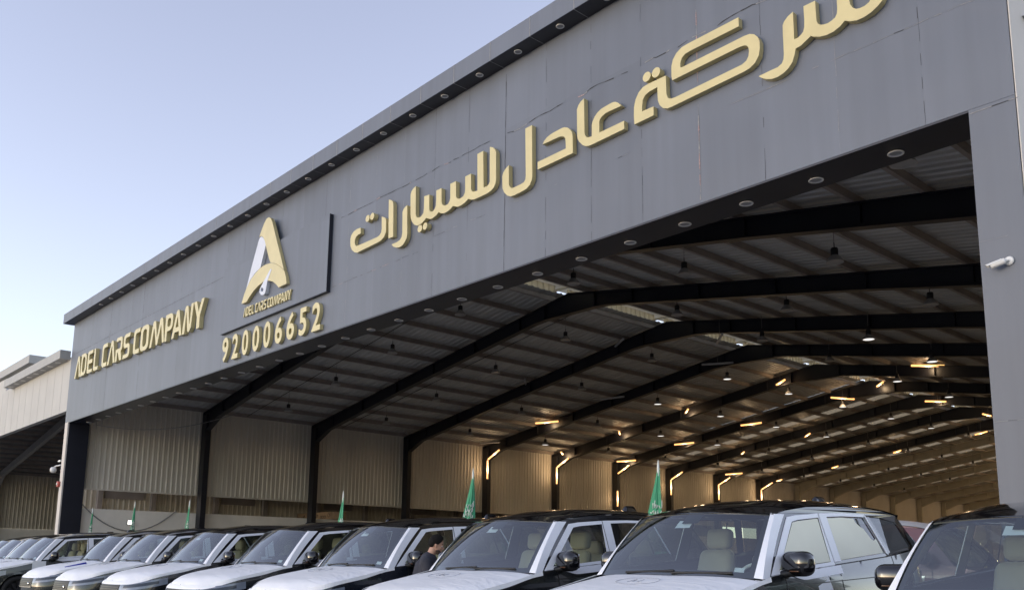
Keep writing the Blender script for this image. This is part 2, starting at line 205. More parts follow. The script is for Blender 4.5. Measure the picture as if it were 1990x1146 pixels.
# ---------------------------------------------------------------- mesh helpers
class MB:
    def __init__(self): self.v = []; self.f = []; self.mi = []; self.sm = []
    def add(self, vs, fs, mi=0, sm=False):
        o = len(self.v); self.v += [tuple(p) for p in vs]
        for f in fs: self.f.append([i+o for i in f]); self.mi.append(mi); self.sm.append(sm)
    def box(self, a, b, mi=0):
        (x0, y0, z0), (x1, y1, z1) = a, b
        self.add([(x0,y0,z0),(x1,y0,z0),(x1,y1,z0),(x0,y1,z0),(x0,y0,z1),(x1,y0,z1),(x1,y1,z1),(x0,y1,z1)],
                 [(0,3,2,1),(4,5,6,7),(0,1,5,4),(1,2,6,5),(2,3,7,6),(3,0,4,7)], mi)
    def obox(self, c, size, rot=None, mi=0):
        h = Vector(size)/2; m = rot or Matrix.Identity(3); c = Vector(c)
        vs = [c + m @ Vector((sx*h.x, sy*h.y, sz*h.z)) for sx, sy, sz in ((-1,-1,-1),(1,-1,-1),(1,1,-1),(-1,1,-1),(-1,-1,1),(1,-1,1),(1,1,1),(-1,1,1))]
        self.add(vs, [(0,3,2,1),(4,5,6,7),(0,1,5,4),(1,2,6,5),(2,3,7,6),(3,0,4,7)], mi)
    def tube(self, pts, r, n=8, mi=0, cap=True, sm=True):
        pts = [Vector(p) for p in pts]; rs = r if isinstance(r, (list, tuple)) else [r]*len(pts)
        rings = []; up = None
        for i, p in enumerate(pts):
            t = (pts[min(i+1, len(pts)-1)]-pts[max(i-1, 0)]).normalized()
            if up is None: up = Vector((0, 0, 1)) if abs(t.z) < .9 else Vector((1, 0, 0))
            u = (up - t*up.dot(t)); u = u.normalized() if u.length > 1e-6 else t.orthogonal().normalized(); w = t.cross(u); up = u
            rings.append([p + (u*math.cos(2*math.pi*k/n)+w*math.sin(2*math.pi*k/n))*rs[i] for k in range(n)])
        vs = [q for rg in rings for q in rg]; fs = []
        for i in range(len(pts)-1):
            for k in range(n): fs.append((i*n+k, i*n+(k+1)%n, (i+1)*n+(k+1)%n, (i+1)*n+k))
        self.add(vs, fs, mi, sm)
        if cap:
            self.add(rings[0], [tuple(range(n))[::-1]], mi); self.add(rings[-1], [tuple(range(n))], mi)
    def lathe(self, prof, n=24, mi=0, mat=None, sm=True):
        vs = []; fs = []; m = mat or Matrix.Identity(4)
        for r, z in prof:
            for k in range(n): vs.append(m @ Vector((r*math.cos(2*math.pi*k/n), r*math.sin(2*math.pi*k/n), z)))
        for i in range(len(prof)-1):
            for k in range(n): fs.append((i*n+k, i*n+(k+1)%n, (i+1)*n+(k+1)%n, (i+1)*n+k))
        self.add(vs, fs, mi, sm)
    def grid(self, fn, nu, nv, mi=0, sm=True, flip=False):
        vs = [fn(i/nu, j/nv) for j in range(nv+1) for i in range(nu+1)]; fs = []
        for j in range(nv):
            for i in range(nu):
                a = j*(nu+1)+i; q = (a, a+1, a+nu+2, a+nu+1); fs.append(q[::-1] if flip else q)
        self.add(vs, fs, mi, sm)
    def prism(self, poly, to3, d0, d1, holes=(), mi=0, mis=None):
        """poly in 2D, to3(p, depth); faces at depth d0 (front), d1 (back), side walls"""
        loops = [list(poly)]+[list(h) for h in holes]; flat = [p for lp in loops for p in lp]
        tris = tessellate_polygon([[Vector((p[0], p[1], 0)) for p in lp] for lp in loops])
        n = len(flat); vs = [to3(p, d0) for p in flat]+[to3(p, d1) for p in flat]
        self.add(vs, [tuple(t) for t in tris]+[tuple(i+n for i in t[::-1]) for t in tris], mi)
        o = 0
        for lp in loops:
            k = len(lp); self.add([to3(p, d0) for p in lp]+[to3(p, d1) for p in lp], [(i, (i+1) % k, (i+1) % k+k, i+k) for i in range(k)], mi if mis is None else mis)
            o += k
    def sheet(self, poly, to3, holes=(), mi=0, sm=False, flip=False):
        loops = [list(poly)]+[list(h) for h in holes]; flat = [p for lp in loops for p in lp]
        tris = tessellate_polygon([[Vector((p[0], p[1], 0)) for p in lp] for lp in loops])
        self.add([to3(p) for p in flat], [tuple(t[::-1]) if flip else tuple(t) for t in tris], mi, sm)
    def build(self, name, mats, parent=None, fix=False, weld=0., mirror=False):
        me = bpy.data.meshes.new(name); v, f, mi, sm = self.v, self.f, self.mi, self.sm
        if mirror:
            n = len(v); v = v+[(-p[0], p[1], p[2]) for p in v]; f = f+[[i+n for i in q][::-1] for q in f]; mi = mi*2; sm = sm*2
        me.from_pydata(v, [], f)
        for m in (mats if isinstance(mats, (list, tuple)) else [mats]): me.materials.append(MAT[m])
        me.polygons.foreach_set('material_index', mi); me.polygons.foreach_set('use_smooth', sm)
        if fix or weld:
            bm = bmesh.new(); bm.from_mesh(me)
            if weld: bmesh.ops.remove_doubles(bm, verts=bm.verts, dist=weld)
            if fix: bmesh.ops.recalc_face_normals(bm, faces=bm.faces)
            bm.to_mesh(me); bm.free()
        me.update()
        o = bpy.data.objects.new(name, me); COL.objects.link(o)
        if parent: o.parent = parent
        return o
def rbox(mb, c, size, r, rot=None, seg=3, mi=0, taper=None):
    bm = bmesh.new(); bmesh.ops.create_cube(bm, size=1)
    for v in bm.verts:
        k = 1. if taper is None else (taper if v.co.z > 0 else 1.)
        v.co = Vector((v.co.x*size[0]*k, v.co.y*size[1]*k, v.co.z*size[2]))
    bmesh.ops.bevel(bm, geom=list(bm.edges), offset=r, segments=seg, profile=.5, affect='EDGES')
    m = rot or Matrix.Identity(3); c = Vector(c)
    bm.verts.ensure_lookup_table()
    mb.add([c+m @ v.co for v in bm.verts], [[v.index for v in f.verts] for f in bm.faces], mi, True); bm.free()
def empty(name, loc=(0, 0, 0), label=None, cat=None, group=None):
    o = bpy.data.objects.new(name, None); COL.objects.link(o); o.location = loc
    return tag(o, label, cat, group)
def tag(o, label=None, cat=None, group=None, kind=None):
    if label: o['label'] = label
    if cat: o['category'] = cat
    if group: o['group'] = group
    if kind: o['kind'] = kind
    return o
def copy_tree(o, parent=None):
    c = o.copy(); COL.objects.link(c); c.parent = parent
    for ch in list(o.children): copy_tree(ch, c)
    return c
XZ = lambda p, y: (p[0], y, p[1])
def ordinal(i): return ["first","second","third","fourth","fifth","sixth","seventh","eighth","ninth","tenth","eleventh","twelfth","thirteenth"][i]
# ---------------------------------------------------------------- ground
def W_(parent, *objs):                      # parent in world coordinates
    for o in objs:
        o.parent = parent; o.matrix_parent_inverse = Matrix.Translation(-parent.location)
    return objs[0]
def gz(y): return .05+(max(2., min(11.6, y))-8)*.025
g = MB(); ys = [-300, -60, -20, -6, 2, 4, 6, 8, 10, 11.6]; xs = [-300, -90, -60, -30, -10, 10, 40, 300]
g.add([(x, y, gz(y)) for y in ys for x in xs], [(j*8+i, j*8+i+1, (j+1)*8+i+1, (j+1)*8+i) for j in range(len(ys)-1) for i in range(7)])
g.add([(x, y, gz(20)-.004) for y in (11.6, 400) for x in (-300, 300)], [(0, 1, 3, 2)])
tag(g.build("ground", "asphalt"), kind="structure")
g = MB(); g.add([(x, y, gz(20)+.004) for y in (11.66, 131.9) for x in (-42.9, -3.8)], [(0, 1, 3, 2)])
tag(g.build("floor", "concrete"), kind="structure")

# ---------------------------------------------------------------- warehouse
XL, XR, YF, ZB = -43.0, -3.64, 11.65, 7.15
XRI = -4.21; YB = 12.42; RX, RZ = -23.6, 11.72
FR = [18+6*i for i in range(20)]
def roof_z(x): return RZ-.165*abs(x-RX)     # underside of the roof sheet
wh = empty("warehouse", (-23.6, 11.65, .14), "long grey fronted vehicle shed with wide open front and dark steel frames", "warehouse")
def wp(mb, name, mats, **k): return W_(wh, mb.build(name, mats, **k))
m = MB(); m.box((XL, YF, ZB), (XR, YF+.2, 12.05)); wp(m, "facade_wall", "facade_grey")
m = MB(); m.box((XL-.34, YF-.40, 11.70), (XR+.3, YF-.003, 12.13)); m.box((XL-.34, YF+.003, 11.70), (XL-.003, YF+1.2, 12.13)); cor = wp(m, "cornice", "facade_grey")
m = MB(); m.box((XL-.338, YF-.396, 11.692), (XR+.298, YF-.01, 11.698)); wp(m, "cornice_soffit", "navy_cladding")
for k in range(34):
    x = -3.56-1.2355*k; m = MB()
    if x > XL: m.box((x-.008, YF-.404, 11.69), (x+.008, YF-.398, 12.134)); m.box((x-.006, YF-.398, 11.686), (x+.006, YF-.01, 11.694)); wp(m, "cornice_joint", "joint_pale")
m = MB(); m.box((XRI, YF, .1), (XR, YB, ZB-.004)); wp(m, "pier", "facade_grey")
m = MB(); m.box((XL, YF, .1), (XL+.42, YF+.06, ZB-.004)); wp(m, "pier", "side_wall")
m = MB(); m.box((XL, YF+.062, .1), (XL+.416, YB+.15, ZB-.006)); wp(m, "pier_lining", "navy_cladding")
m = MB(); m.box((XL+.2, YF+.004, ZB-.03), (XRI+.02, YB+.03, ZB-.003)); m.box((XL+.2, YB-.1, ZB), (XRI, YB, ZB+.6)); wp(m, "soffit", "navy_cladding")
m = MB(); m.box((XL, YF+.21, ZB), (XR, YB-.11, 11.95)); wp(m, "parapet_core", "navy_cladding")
m = MB(); m.box((XR-.18, YB, .1), (XR-.002, 132, 8.5)); m.box((XR-.01, YF, .1), (XR+.012, YB, 11.69)); wp(m, "side_wall", "side_wall")
m = MB(); m.box((XL, 132, .1), (XR, 132.2, 12)); wp(m, "end_wall", "cladding_far")
# panel joints and weathered cracks on the facade
rnd = random.Random(3)
m = MB(); X0 = -8.45; CW = .6
strong = {0: 1, 4: 2, 7: 1, 9: 1, 15: 1, 12: 1, -1: 0}
for k in range(-3, 28):
    x = X0-1.2285*k
    if not XL+.3 < x < XR-.2: continue
    z0, z1 = (ZB, 11.69)
    w = .015 if k in (4, 24, 21) else (.010 if k in (0, 9, 15) else .006)
    mi = 0 if k in (4, 24, 21, 3, 6, 18) else (1 if k in (0, 7, 9, 8) else rnd.choice((0, 1)))
    zs = [z0+(z1-z0)*i/26 for i in range(27)]
    keep = .95 if w > .01 else .62
    for i in range(26):
        if rnd.random() > keep: continue
        ww = w*rnd.uniform(.45, 1.25); dx = rnd.uniform(-.004, .004)
        m.add([(x-ww/2+dx, YF-.003, zs[i]), (x+ww/2+dx, YF-.003, zs[i]), (x+ww/2+dx, YF-.003, zs[i+1]), (x-ww/2+dx, YF-.003, zs[i+1])], [(0, 1, 2, 3)], mi)
def crack(x0, x1, z, gaps=.2, amp=.035, w=.03, pink=.15, pale=0.):
    x = x0; zz = z
    while x < x1:
        dx = rnd.uniform(.06, .22); zn = z+(zz-z)*.6+.6*rnd.uniform(-amp, amp)
        if rnd.random() > gaps:
            a, b = CW*w*rnd.uniform(.15, .9), CW*w*rnd.uniform(.15, .9)
            u = rnd.random(); mi = 2 if u < pink else (1 if u < pink+pale else 0)
            m.add([(x, YF-.005, zz-a/2), (x+dx, YF-.005, zn-b/2), (x+dx, YF-.005, zn+b/2), (x, YF-.005, zz+a/2)], [(0, 1, 2, 3)], mi)
        x += dx; zz = zn
crack(XL+.3, -26.9, 10.22, .05, .008, .022, .02); crack(-19.9, -13.9, 10.17, .12, .03, .035, .14); crack(-13.3, -4.2, 10.15, .22, .05, .045, .15, .2)
crack(-20.2, -16.5, 8.34, .35, .02, .02, .15); crack(-8.2, -4.0, 8.65, .15, .015, .02, .0, .95); crack(-4.2, -3.66, 7.09, 0, .01, .03, .1, .5)
crack(-16, -10, 8.55, .75, .02, .015, 0, .4); crack(-4.2, -3.66, 3.05, .1, .008, .012, 0, .5); crack(-4.2, -3.66, 5.35, .4, .008, .008, 0, .8)
for (x, za, zb) in ((X0, 7.2, 8.6), (X0, 9.3, 10.6)):
    zz = za
    while zz < zb:
        d = rnd.uniform(.05, .2)
        if rnd.random() < .8:
            a = rnd.uniform(.004, .018); m.add([(x-a, YF-.006, zz), (x+a, YF-.006, zz), (x+rnd.uniform(.002, .01), YF-.006, zz+d), (x-rnd.uniform(.002, .01), YF-.006, zz+d)], [(0, 1, 2, 3)], rnd.choice((2, 2, 1)))
        zz += d
wp(m, "panel_joint", ["joint_dark", "joint_pale", "crack_pink"])
# recessed lights under the cornice and the soffit
def downlight(x, y, z, r):
    d = MB(); d.lathe([(r*.78, -.002), (r, -.012), (r*1.0, -.02), (r*.80, -.024), (r*.74, -.006)], 20, 0, Matrix.Translation((x, y, z)))
    d.lathe([(0., -.004), (r*.78, -.004)], 20, 1, Matrix.Translation((x, y, z)))
    return wp(d, "downlight", ["white_trim", "lens_grey"])
for k in range(31): downlight(-5.39-1.2525*k+(k > 6)*.0, 12.10+.012*min(k, 14), ZB-.032, .115)
for k in range(26): downlight(-11.53-1.2365*(k-3), YF-.215, 11.692, .085)
# steel frames
def frame(i, y):
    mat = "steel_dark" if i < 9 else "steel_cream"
    f = MB(); w = .13
    def plate(poly, t=.02): f.prism(poly, XZ, y-t/2, y+t/2)
    def flange(a, b, t=.025, wd=w*2):
        a, b = Vector((a[0], 0, a[1])), Vector((b[0], 0, b[1])); d = (b-a); L = d.length; ang = math.atan2(d.z, d.x)
        f.obox(((a.x+b.x)/2, y, (a.z+b.z)/2), (L, wd, t), Matrix.Rotation(-ang, 3, 'Y'))
    top = lambda x: roof_z(x)-.22
    for s, xw, in ((1, XL), (-1, XR-.2)):
        ci, co = xw+s*.58, xw+s*.12                 # inner and outer face of the column
        kx = xw+s*1.75                              # end of the haunch
        zk = top(kx)-.62
        plate([(co, .1), (ci, .1), (ci, 7.45), (kx, zk), (xw+s*8, top(xw+s*8)-.50), (RX-s*2.0, top(RX-s*2.0)-.52), (RX-s*1.35, 10.70), (RX, 10.70), (RX, top(RX)), (co, top(co))])
        flange((ci, .1), (ci, 7.45)); flange((ci, 7.45), (kx, zk)); flange((kx, zk), (xw+s*8, top(xw+s*8)-.50)); flange((xw+s*8, top(xw+s*8)-.50), (RX-s*2.0, top(RX-s*2.0)-.52))
        flange((RX-s*2.0, top(RX-s*2.0)-.52), (RX-s*1.35, 10.70)); flange((RX-s*1.35, 10.70), (RX, 10.70)); flange((co, top(co)), (RX, top(RX))); flange((co, .1), (co, top(co)))
        for q in (2.2, 5.0, 7.9, 10.8, 13.7, 16.6): f.box((xw+s*q-.01, y-w*.9, top(xw+s*q)-.46), (xw+s*q+.01, y+w*.9, top(xw+s*q)-.02))
        f.box((ci-s*.02-.012, y-w*.95, 6.6), (ci-s*.02+.012, y+w*.95, 7.45)); f.box((RX-s*1.35-.012, y-w*.95, 10.71), (RX-s*1.35+.012, y+w*.95, top(RX-s*1.35)))
        f.box((min(co, ci), y-w, .1), (max(co, ci), y+w, 8.2)) if s == 1 else None
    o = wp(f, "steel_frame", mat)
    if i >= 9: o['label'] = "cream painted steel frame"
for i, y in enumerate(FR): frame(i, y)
# purlins, roof sheets with translucent strips in the deeper bays, ridge opening and cap
for s in (1, -1):
    n = 13
    for k in range(n):
        x = RX-s*(.9+k*(18.3/(n-1))); z = roof_z(x); p = MB()
        p.box((x-.035, YB, z-.2), (x+.035, 132, z-.012)); p.box((x-.035 if s > 0 else x-.06, YB, z-.206), (x+.06 if s > 0 else x+.035, 132, z-.201))
        wp(p, "purlin", "purlin")
def corr_profile(L, pitch, h):               # trapezoid ribs along one direction
    pts = []; t = 0
    while t < L:
        for a, b in ((0, 0), (.55, 0), (.66, 1), (.89, 1)): pts.append((t+a*pitch, b*h))
        t += pitch
    pts.append((t, 0)); return pts
def roof_strip(mb, y0, y1, xa, xb, mi=0):
    pr = [q for q in corr_profile(y1-y0, .30, .035) if q[0] <= y1-y0+.001]
    vs = []; fs = []
    for t, h in pr: vs += [(xa, y0+t, roof_z(xa)+h), (xb, y0+t, roof_z(xb)+h)]
    for k in range(len(pr)-1): fs.append((2*k, 2*k+1, 2*k+3, 2*k+2))
    mb.add(vs, fs, mi)
for s in (1, -1):
    rs = MB(); xe = XL-.1 if s > 0 else XR+.1; xr = RX-s*.55
    roof_strip(rs, YB-.3, 48, xe, xr)
    yy = 48
    while yy < 131:
        roof_strip(rs, yy, yy+4.2, xe, xr); roof_strip(rs, yy+4.2, yy+5.1, xe, xr-s*0, 1); roof_strip(rs, yy+5.1, yy+6, xe, xr); yy += 6
    wp(rs, "roof_sheet", ["sheet_roof", "skylight_sheet"])
for k, y0 in enumerate([12.5]+FR[:-1]):
    r = MB(); pr = corr_profile(5.3 if k else 5.1, .30, .06); pr = [q for q in pr if q[0] < 5.3]
    z0 = roof_z(RX-.55)-.03; y_ = y0+.35
    vs = []
    for t, h in pr: vs += [(RX-.53+h, y_+t, z0), (RX-.53+h, y_+t, z0+.27)]
    r.add(vs, [(2*q, 2*q+2, 2*q+3, 2*q+1) for q in range(len(pr)-1)])
    r.box((RX-.5, y_+5.2, z0-.02), (RX+.5, y_+5.26, z0+.06))
    wp(r, "ridge_closure", "ridge_cream")
r = MB(); r.add([(RX-1.1, YB, RZ+.22), (RX, YB, RZ+.42), (RX+1.1, YB, RZ+.22), (RX-1.1, 132, RZ+.22), (RX, 132, RZ+.42), (RX+1.1, 132, RZ+.22)], [(0, 1, 4, 3), (1, 2, 5, 4)]); wp(r, "ridge_cap", "ridge_cream")
# long wall: low masonry, open strip, corrugated cladding
m = MB(); m.box((XL-.25, YB+.16, .1), (XL+.05, 132, 3.42)); wp(m, "low_wall", "masonry")
def clad_y(mb, x, y0, y1, z0, z1, pitch=.24, h=.045, mi=0, s=1):
    pr = [q for q in corr_profile(y1-y0, pitch, h) if q[0] <= y1-y0+.001]
    vs = []
    for t, d in pr: vs += [(x+s*d, y0+t, z0), (x+s*d, y0+t, z1)]
    mb.add(vs, [(2*q, 2*q+2, 2*q+3, 2*q+1) for q in range(len(pr)-1)], mi)
for i in range(20):
    y0 = YB+.16 if i == 0 else FR[i-1]; m = MB(); clad_y(m, XL+.02, y0, FR[i], 4.33, 8.42)
    m.box((XL, y0, 4.26), (XL+.09, FR[i]-.002, 4.329))
    wp(m, "wall_cladding", "cladding_cream" if i < 9 else "side_wall")
m = MB(); clad_y(m, XL-.1, 66, 132, 3.42, 4.26); wp(m, "wall_cladding", "cladding_far")
for y in FR[:9]:
    m = MB(); m.box((XL+.03, y+.16, .12), (XL+.13, y+.26, 7.7)); wp(m, "downpipe", "cladding_cream")
# side annex seen through the open strip
m = MB(); clad_y(m, XL-3.4, 13.1, 66, 2.0, 6.2, .26); wp(m, "annex_wall", "cladding_far")
m = MB(); m.box((XL-3.5, 13.1, 3.30), (XL-.26, 66, 3.40)); wp(m, "annex_deck", "concrete")
m = MB(); m.box((XL-3.5, 13.1, 6.2), (XL-.001, 132, 6.3)); wp(m, "annex_ceiling", "cladding_far")
for y in (14.4, 17.0, 20.3, 23.1, 26.4, 29.6, 33, 36.5):
    m = MB(); m.box((XL-3.38, y-.11, 3.4), (XL-3.12, y+.11, 6.2)); wp(m, "annex_post", "purlin")
for y in (15.6, 21.6, 27.8, 34): 
    m = MB(); m.box((XL-3.36, y-.95, 4.12), (XL-3.30, y+.95, 4.52)); wp(m, "annex_window", "purlin")
# ---------------------------------------------------------------- lamps in the hall
def glow(e, loc, power, r=.12):
    l = bpy.data.lights.new("glow", 'POINT'); l.energy = power; l.color = (1., .70, .40); l.shadow_soft_size = r
    o = bpy.data.objects.new("glow", l); COL.objects.link(o); o.parent = e; o.location = loc
def pendant(x, y, z, lit, label, dark_shade=False):
    e = empty("pendant_lamp", (x, y, z), label, "ceiling lamp", "high bay lamps hanging from the shed roof")
    b = MB(); b.lathe([(0, .20), (.075, .20), (.085, .17), (.085, .02), (.06, -.02), (0, -.02)], 18); b.tube([(0, 0, .2), (0, 0, .34)], .012, 6); b.build("lamp_body", "lamp_black", e)
    s = MB(); s.lathe([(.07, .03), (.11, .0), (.165, -.07), (.20, -.135), (.205, -.15), (.195, -.15), (.155, -.07)], 24); s.build("lamp_shade", "shade_grey", e)
    d = MB(); d.lathe([(0, -.125), (.15, -.13), (.193, -.142)], 24); d.build("diffuser", "disc_lit" if lit else "lens_grey", e)
    c = MB(); zt = roof_z(x)-.2-z; c.tube([(0, 0, .34), (0, 0, max(.36, zt))], .008, 5); c.build("cable", "wire", e)
PY_L = [20.0, 25.5, 31.0, 36.75, 42.3, 48.0, 53.9, 59.5, 65.5, 71.3, 77.2, 83]; PY_R = [13.6, 19.1, 24.2, 29.4, 34.4, 40.5, 46.1]
lit_set = {(-25.35, 36.75), (-25.35, 42.3), (-29.7, 42.3), (-38.2, 36.75), (-25.35, 48.0), (-29.7, 36.75), (-34.0, 42.3), (-29.7, 48.0), (-25.35, 53.9), (-34.0, 48.0), (-29.7, 53.9), (-25.35, 59.5), (-14.45, 29.4), (-14.45, 34.4), (-18.65, 40.5), (-18.65, 46.1)}
hang = {}
nth = ["next to the long wall", "second out from the long wall", "third out from the long wall", "fourth out, beside the ridge"]
for j, y in enumerate(PY_L):
    for i, x in enumerate((-38.2, -34.0, -29.7, -25.35)):
        lit = (x, y) in lit_set
        pendant(x, y, roof_z(x)-1.05, lit, ("glowing" if lit else "unlit")+" round high bay lamp, %s, %s row from the front" % (nth[i], ordinal(j)))
for j, y in enumerate(PY_L):
    m = MB(); m.tube([(XL+.5, y, roof_z(XL+.5)-.24), (RX-.7, y, roof_z(RX-.7)-.24)], .016, 6); wp(m, "lamp_conduit", "lamp_black")
nth2 = ["just past the ridge", "second past the ridge", "third past the ridge", "fourth past the ridge"]
for j, y in enumerate(PY_R):
    for i, x in enumerate((-18.65, -14.45, -10.1, -5.95)):
        if (i == 3 and j > 0) or (i < 3 and j == 0) or (i == 2 and j > 2) or (i == 1 and j > 4): continue
        lit = (x, y) in lit_set
        pendant(x, y, roof_z(x)-1.05, lit, ("glowing" if lit else "unlit")+" round high bay lamp, %s, %s row from the front" % (nth2[i], ordinal(j)))
for j, (x, y, z, a, lit) in enumerate(DATA["tubes"]):
    near = min(range(20), key=lambda i: abs(FR[i]-.35-y)); ct = sum(1 for q in DATA["tubes"][:j] if abs(q[1]-y) < .1 and q[4] == lit)
    lab = ("warm glowing" if lit else "dull unlit")+" tube lamp hung on a wire below the %s steel frame, %s along it" % (ordinal(near), ordinal(ct))
    e = empty("hanging_tube_lamp", (x, y, z), lab, "tube lamp", "tube lamps hung on wires under the roof"); e.rotation_euler = (0, 0, R(a))
    b = MB(); b.tube([(-.75, 0, 0), (.75, 0, 0)], .052, 10); b.build("tube", "tube_lit" if lit else "tube_off", e)
    if lit: glow(e, (0, 0, -.16), 6)
    w = MB(); w.tube([(0, 0, .03), (0, 0, roof_z(x)-.1-z)], .006, 4); w.build("wire", "wire", e)
for i in range(10, 19):  # added lamps, unseen behind the right pier, to brighten the deep bays
    for j, x in enumerate((-24.0, -17.5, -11.0)):
        y = FR[i]-.5; z = roof_z(x)-1.0
        e = empty("hanging_tube_lamp", (x, y, z), "added unseen glowing tube lamp below the %s cream steel frame, %s past the ridge" % (ordinal(i-9), ordinal(j)), "tube lamp", "tube lamps hung on wires under the roof"); e.rotation_euler = (0, 0, R(37*j+11*i))
        b = MB(); b.tube([(-1.2, 0, 0), (1.2, 0, 0)], .05, 10); b.build("tube", "tube_lit", e); glow(e, (0, 0, -.14), 50)
        w = MB(); w.tube([(0, 0, .03), (0, 0, .9)], .006, 4); w.build("wire", "wire", e)
for i, (zt, zb) in {3: (7.43, 6.30), 4: (7.47, 6.38), 5: (6.28, 5.2), 6: (7.47, 6.34), 7: (7.5, 6.3), 8: (7.45, 6.37)}.items():
    y = FR[i]-.16; x = XL+.62
    for kind in ("upright", "sloping"):
        a, b = ((x, y, zb), (x, y, zt)) if kind == "upright" else ((x+.06, y, 7.50), (x+1.08, y, 8.27-.28))
        e = empty("column_tube_lamp", (x, y, zb), "warm glowing %s tube lamp fixed to the %s frame column" % (kind, ordinal(i)), "tube lamp", "tube lamps on the column haunches")
        t = MB(); t.tube([a, b], .05, 10); W_(e, t.build("tube", "tube_lit")); glow(e, (Vector(a)+Vector(b))/2+Vector((.14, -.05, 0))-Vector(e.location), 5.5)
        t = MB(); t.tube([Vector(a)+Vector((-.03, .05, 0)), Vector(b)+Vector((-.03, .05, 0))], .02, 6); W_(e, t.build("batten", "white_trim"))
# ---------------------------------------------------------------- signs on the facade
def letter_mb(polys, yf, yb):
    m = MB()
    for outer, holes in polys: m.prism(outer, XZ, yf, yb, holes)
    return m
sg = empty("raised_script_sign", (-15, YF, 8.6), "large gold Arabic lettering across the grey facade between emblem board and side pier", "sign")
for poly in DATA["arabic"]: W_(sg, letter_mb([(poly, [])], YF-.11, YF-.004).build("letter", "gold", fix=True))
for cx, cz, r in DATA["dots"]:
    c = [(cx+r*math.cos(a*math.pi/14), cz+r*math.sin(a*math.pi/14)) for a in range(28)]
    W_(sg, letter_mb([(c, [])], YF-.13, YF-.004).build("letter_dot", "gold", fix=True))
# Latin letters, drawn in a unit box
def arc(cx, cy, rx, ry, a0, a1, n=8): return [(cx+rx*math.cos(R(a0+(a1-a0)*i/n)), cy+ry*math.sin(R(a0+(a1-a0)*i/n))) for i in range(n+1)]
def rrect(x0, y0, x1, y1, rx, ry): return arc(x1-rx, y1-ry, rx, ry, 0, 90, 5)+arc(x0+rx, y1-ry, rx, ry, 90, 180, 5)+arc(x0+rx, y0+ry, rx, ry, 180, 270, 5)+arc(x1-rx, y0+ry, rx, ry, 270, 360, 5)
GL = {
 'V': [([(0, 0), (.20, 0), (.47, .76), (.52, .76), (.78, 0), (1, 0)]+arc(.52, .92, .14, .08, 0, 180, 6), [])],
 'D': [([(0, 0), (.62, 0)]+arc(.62, .3, .38, .3, -90, 0, 5)+arc(.62, .7, .38, .3, 0, 90, 5)+[(.0, 1)], [rrect(.24, .15, .76, .85, .2, .16)])],
 'E': [(arc(.2, .12, .2, .12, 270, 180, 4)+arc(.2, .88, .2, .12, 180, 90, 4)+[(1, 1), (.94, .85), (.36, .85), (.28, .81), (.28, .59), (.94, .59), (.94, .42), (.28, .42), (.28, .19), (.36, .15), (1, .15), (1, 0)], [])],
 'L': [(arc(.3, .16, .3, .16, 270, 180, 5)+[(0, 1), (.3, 1), (.3, .22)]+arc(.42, .22, .12, .06, 180, 270, 3)+[(1, .16), (1, 0)], [])],
 'C': [(arc(.3, .16, .3, .16, 270, 180, 5)+arc(.3, .84, .3, .16, 180, 90, 5)+[(1, 1), (.98, .83), (.42, .83)]+arc(.42, .73, .13, .1, 90, 180, 3)+arc(.42, .27, .13, .1, 180, 270, 3)+[(1, .17), (1, 0)], [])],
 'R': [([(.02, 0), (.02, .52), (.62, .52)]+arc(.62, .6, .12, .08, -90, 0, 3)+arc(.62, .77, .12, .08, 0, 90, 3)+[(.02, .85), (.1, 1), (.66, 1)]+arc(.66, .84, .32, .16, 90, 0, 5)+arc(.7, .54, .28, .16, 0, -70, 5)+[(1, 0), (.68, 0), (.36, .37), (.26, .37), (.26, 0)], [])],
 'S': [([(0, 0), (.04, .16), (.62, .16)]+arc(.62, .28, .12, .12, -90, 0, 3)[1:]+[(.74, .34)]+arc(.6, .34, .14, .08, 0, 90, 3)+[(.34, .42)]+arc(.34, .62, .32, .2, 270, 180, 5)+arc(.34, .82, .32, .18, 180, 90, 5)+[(.98, 1), (.94, .84), (.42, .84)]+arc(.42, .74, .14, .1, 90, 180, 3)+arc(.42, .66, .14, .08, 180, 270, 3)+[(.7, .58)]+arc(.7, .38, .3, .2, 90, 0, 5)+arc(.7, .18, .3, .18, 0, -90, 5), [])],
 'O': [(rrect(0, 0, 1, 1, .34, .2), [rrect(.26, .16, .74, .84, .18, .14)])],
 'M': [([(0, 0), (.13, 0), (.25, .70), (.28, .70), (.43, .10)]+arc(.5, .10, .07, .1, 180, 360, 6)+[(.72, .70), (.75, .70), (.87, 0), (1, 0), (.84, .90)]+arc(.735, .90, .1, .1, 0, 180, 6)+[(.515, .33), (.485, .33), (.365, .90)]+arc(.265, .90, .1, .1, 0, 180, 6), [])],
 'P': [([(0, 0), (.26, 0), (.26, .36), (.6, .36)]+arc(.6, .6, .4, .24, -90, 0, 5)+arc(.6, .80, .4, .2, 0, 90, 5)+[(0, 1)], [rrect(.26, .52, .72, .84, .14, .12)])],
 'A': [([(0, 0), (.22, 0), (.29, .19), (.72, .19), (.78, 0), (1, 0)]+arc(.52, .92, .14, .08, 0, 180, 6), [[(.36, .36), (.66, .36), (.53, .74), (.49, .74)]])],
 'N': [([(0, 0), (.24, 0), (.30, .76), (.33, .76), (.52, .10)]+arc(.66, .10, .14, .1, 180, 290, 5)+[(.86, .14), (1, 1), (.78, 1), (.72, .3), (.68, .3), (.50, .90)]+arc(.34, .90, .16, .1, 0, 180, 6), [])],
 'Y': [([(.36, 0), (.64, 0), (.64, .42), (1, 1), (.74, 1), (.50, .58), (.26, 1), (0, 1), (.36, .42)], [])],
}
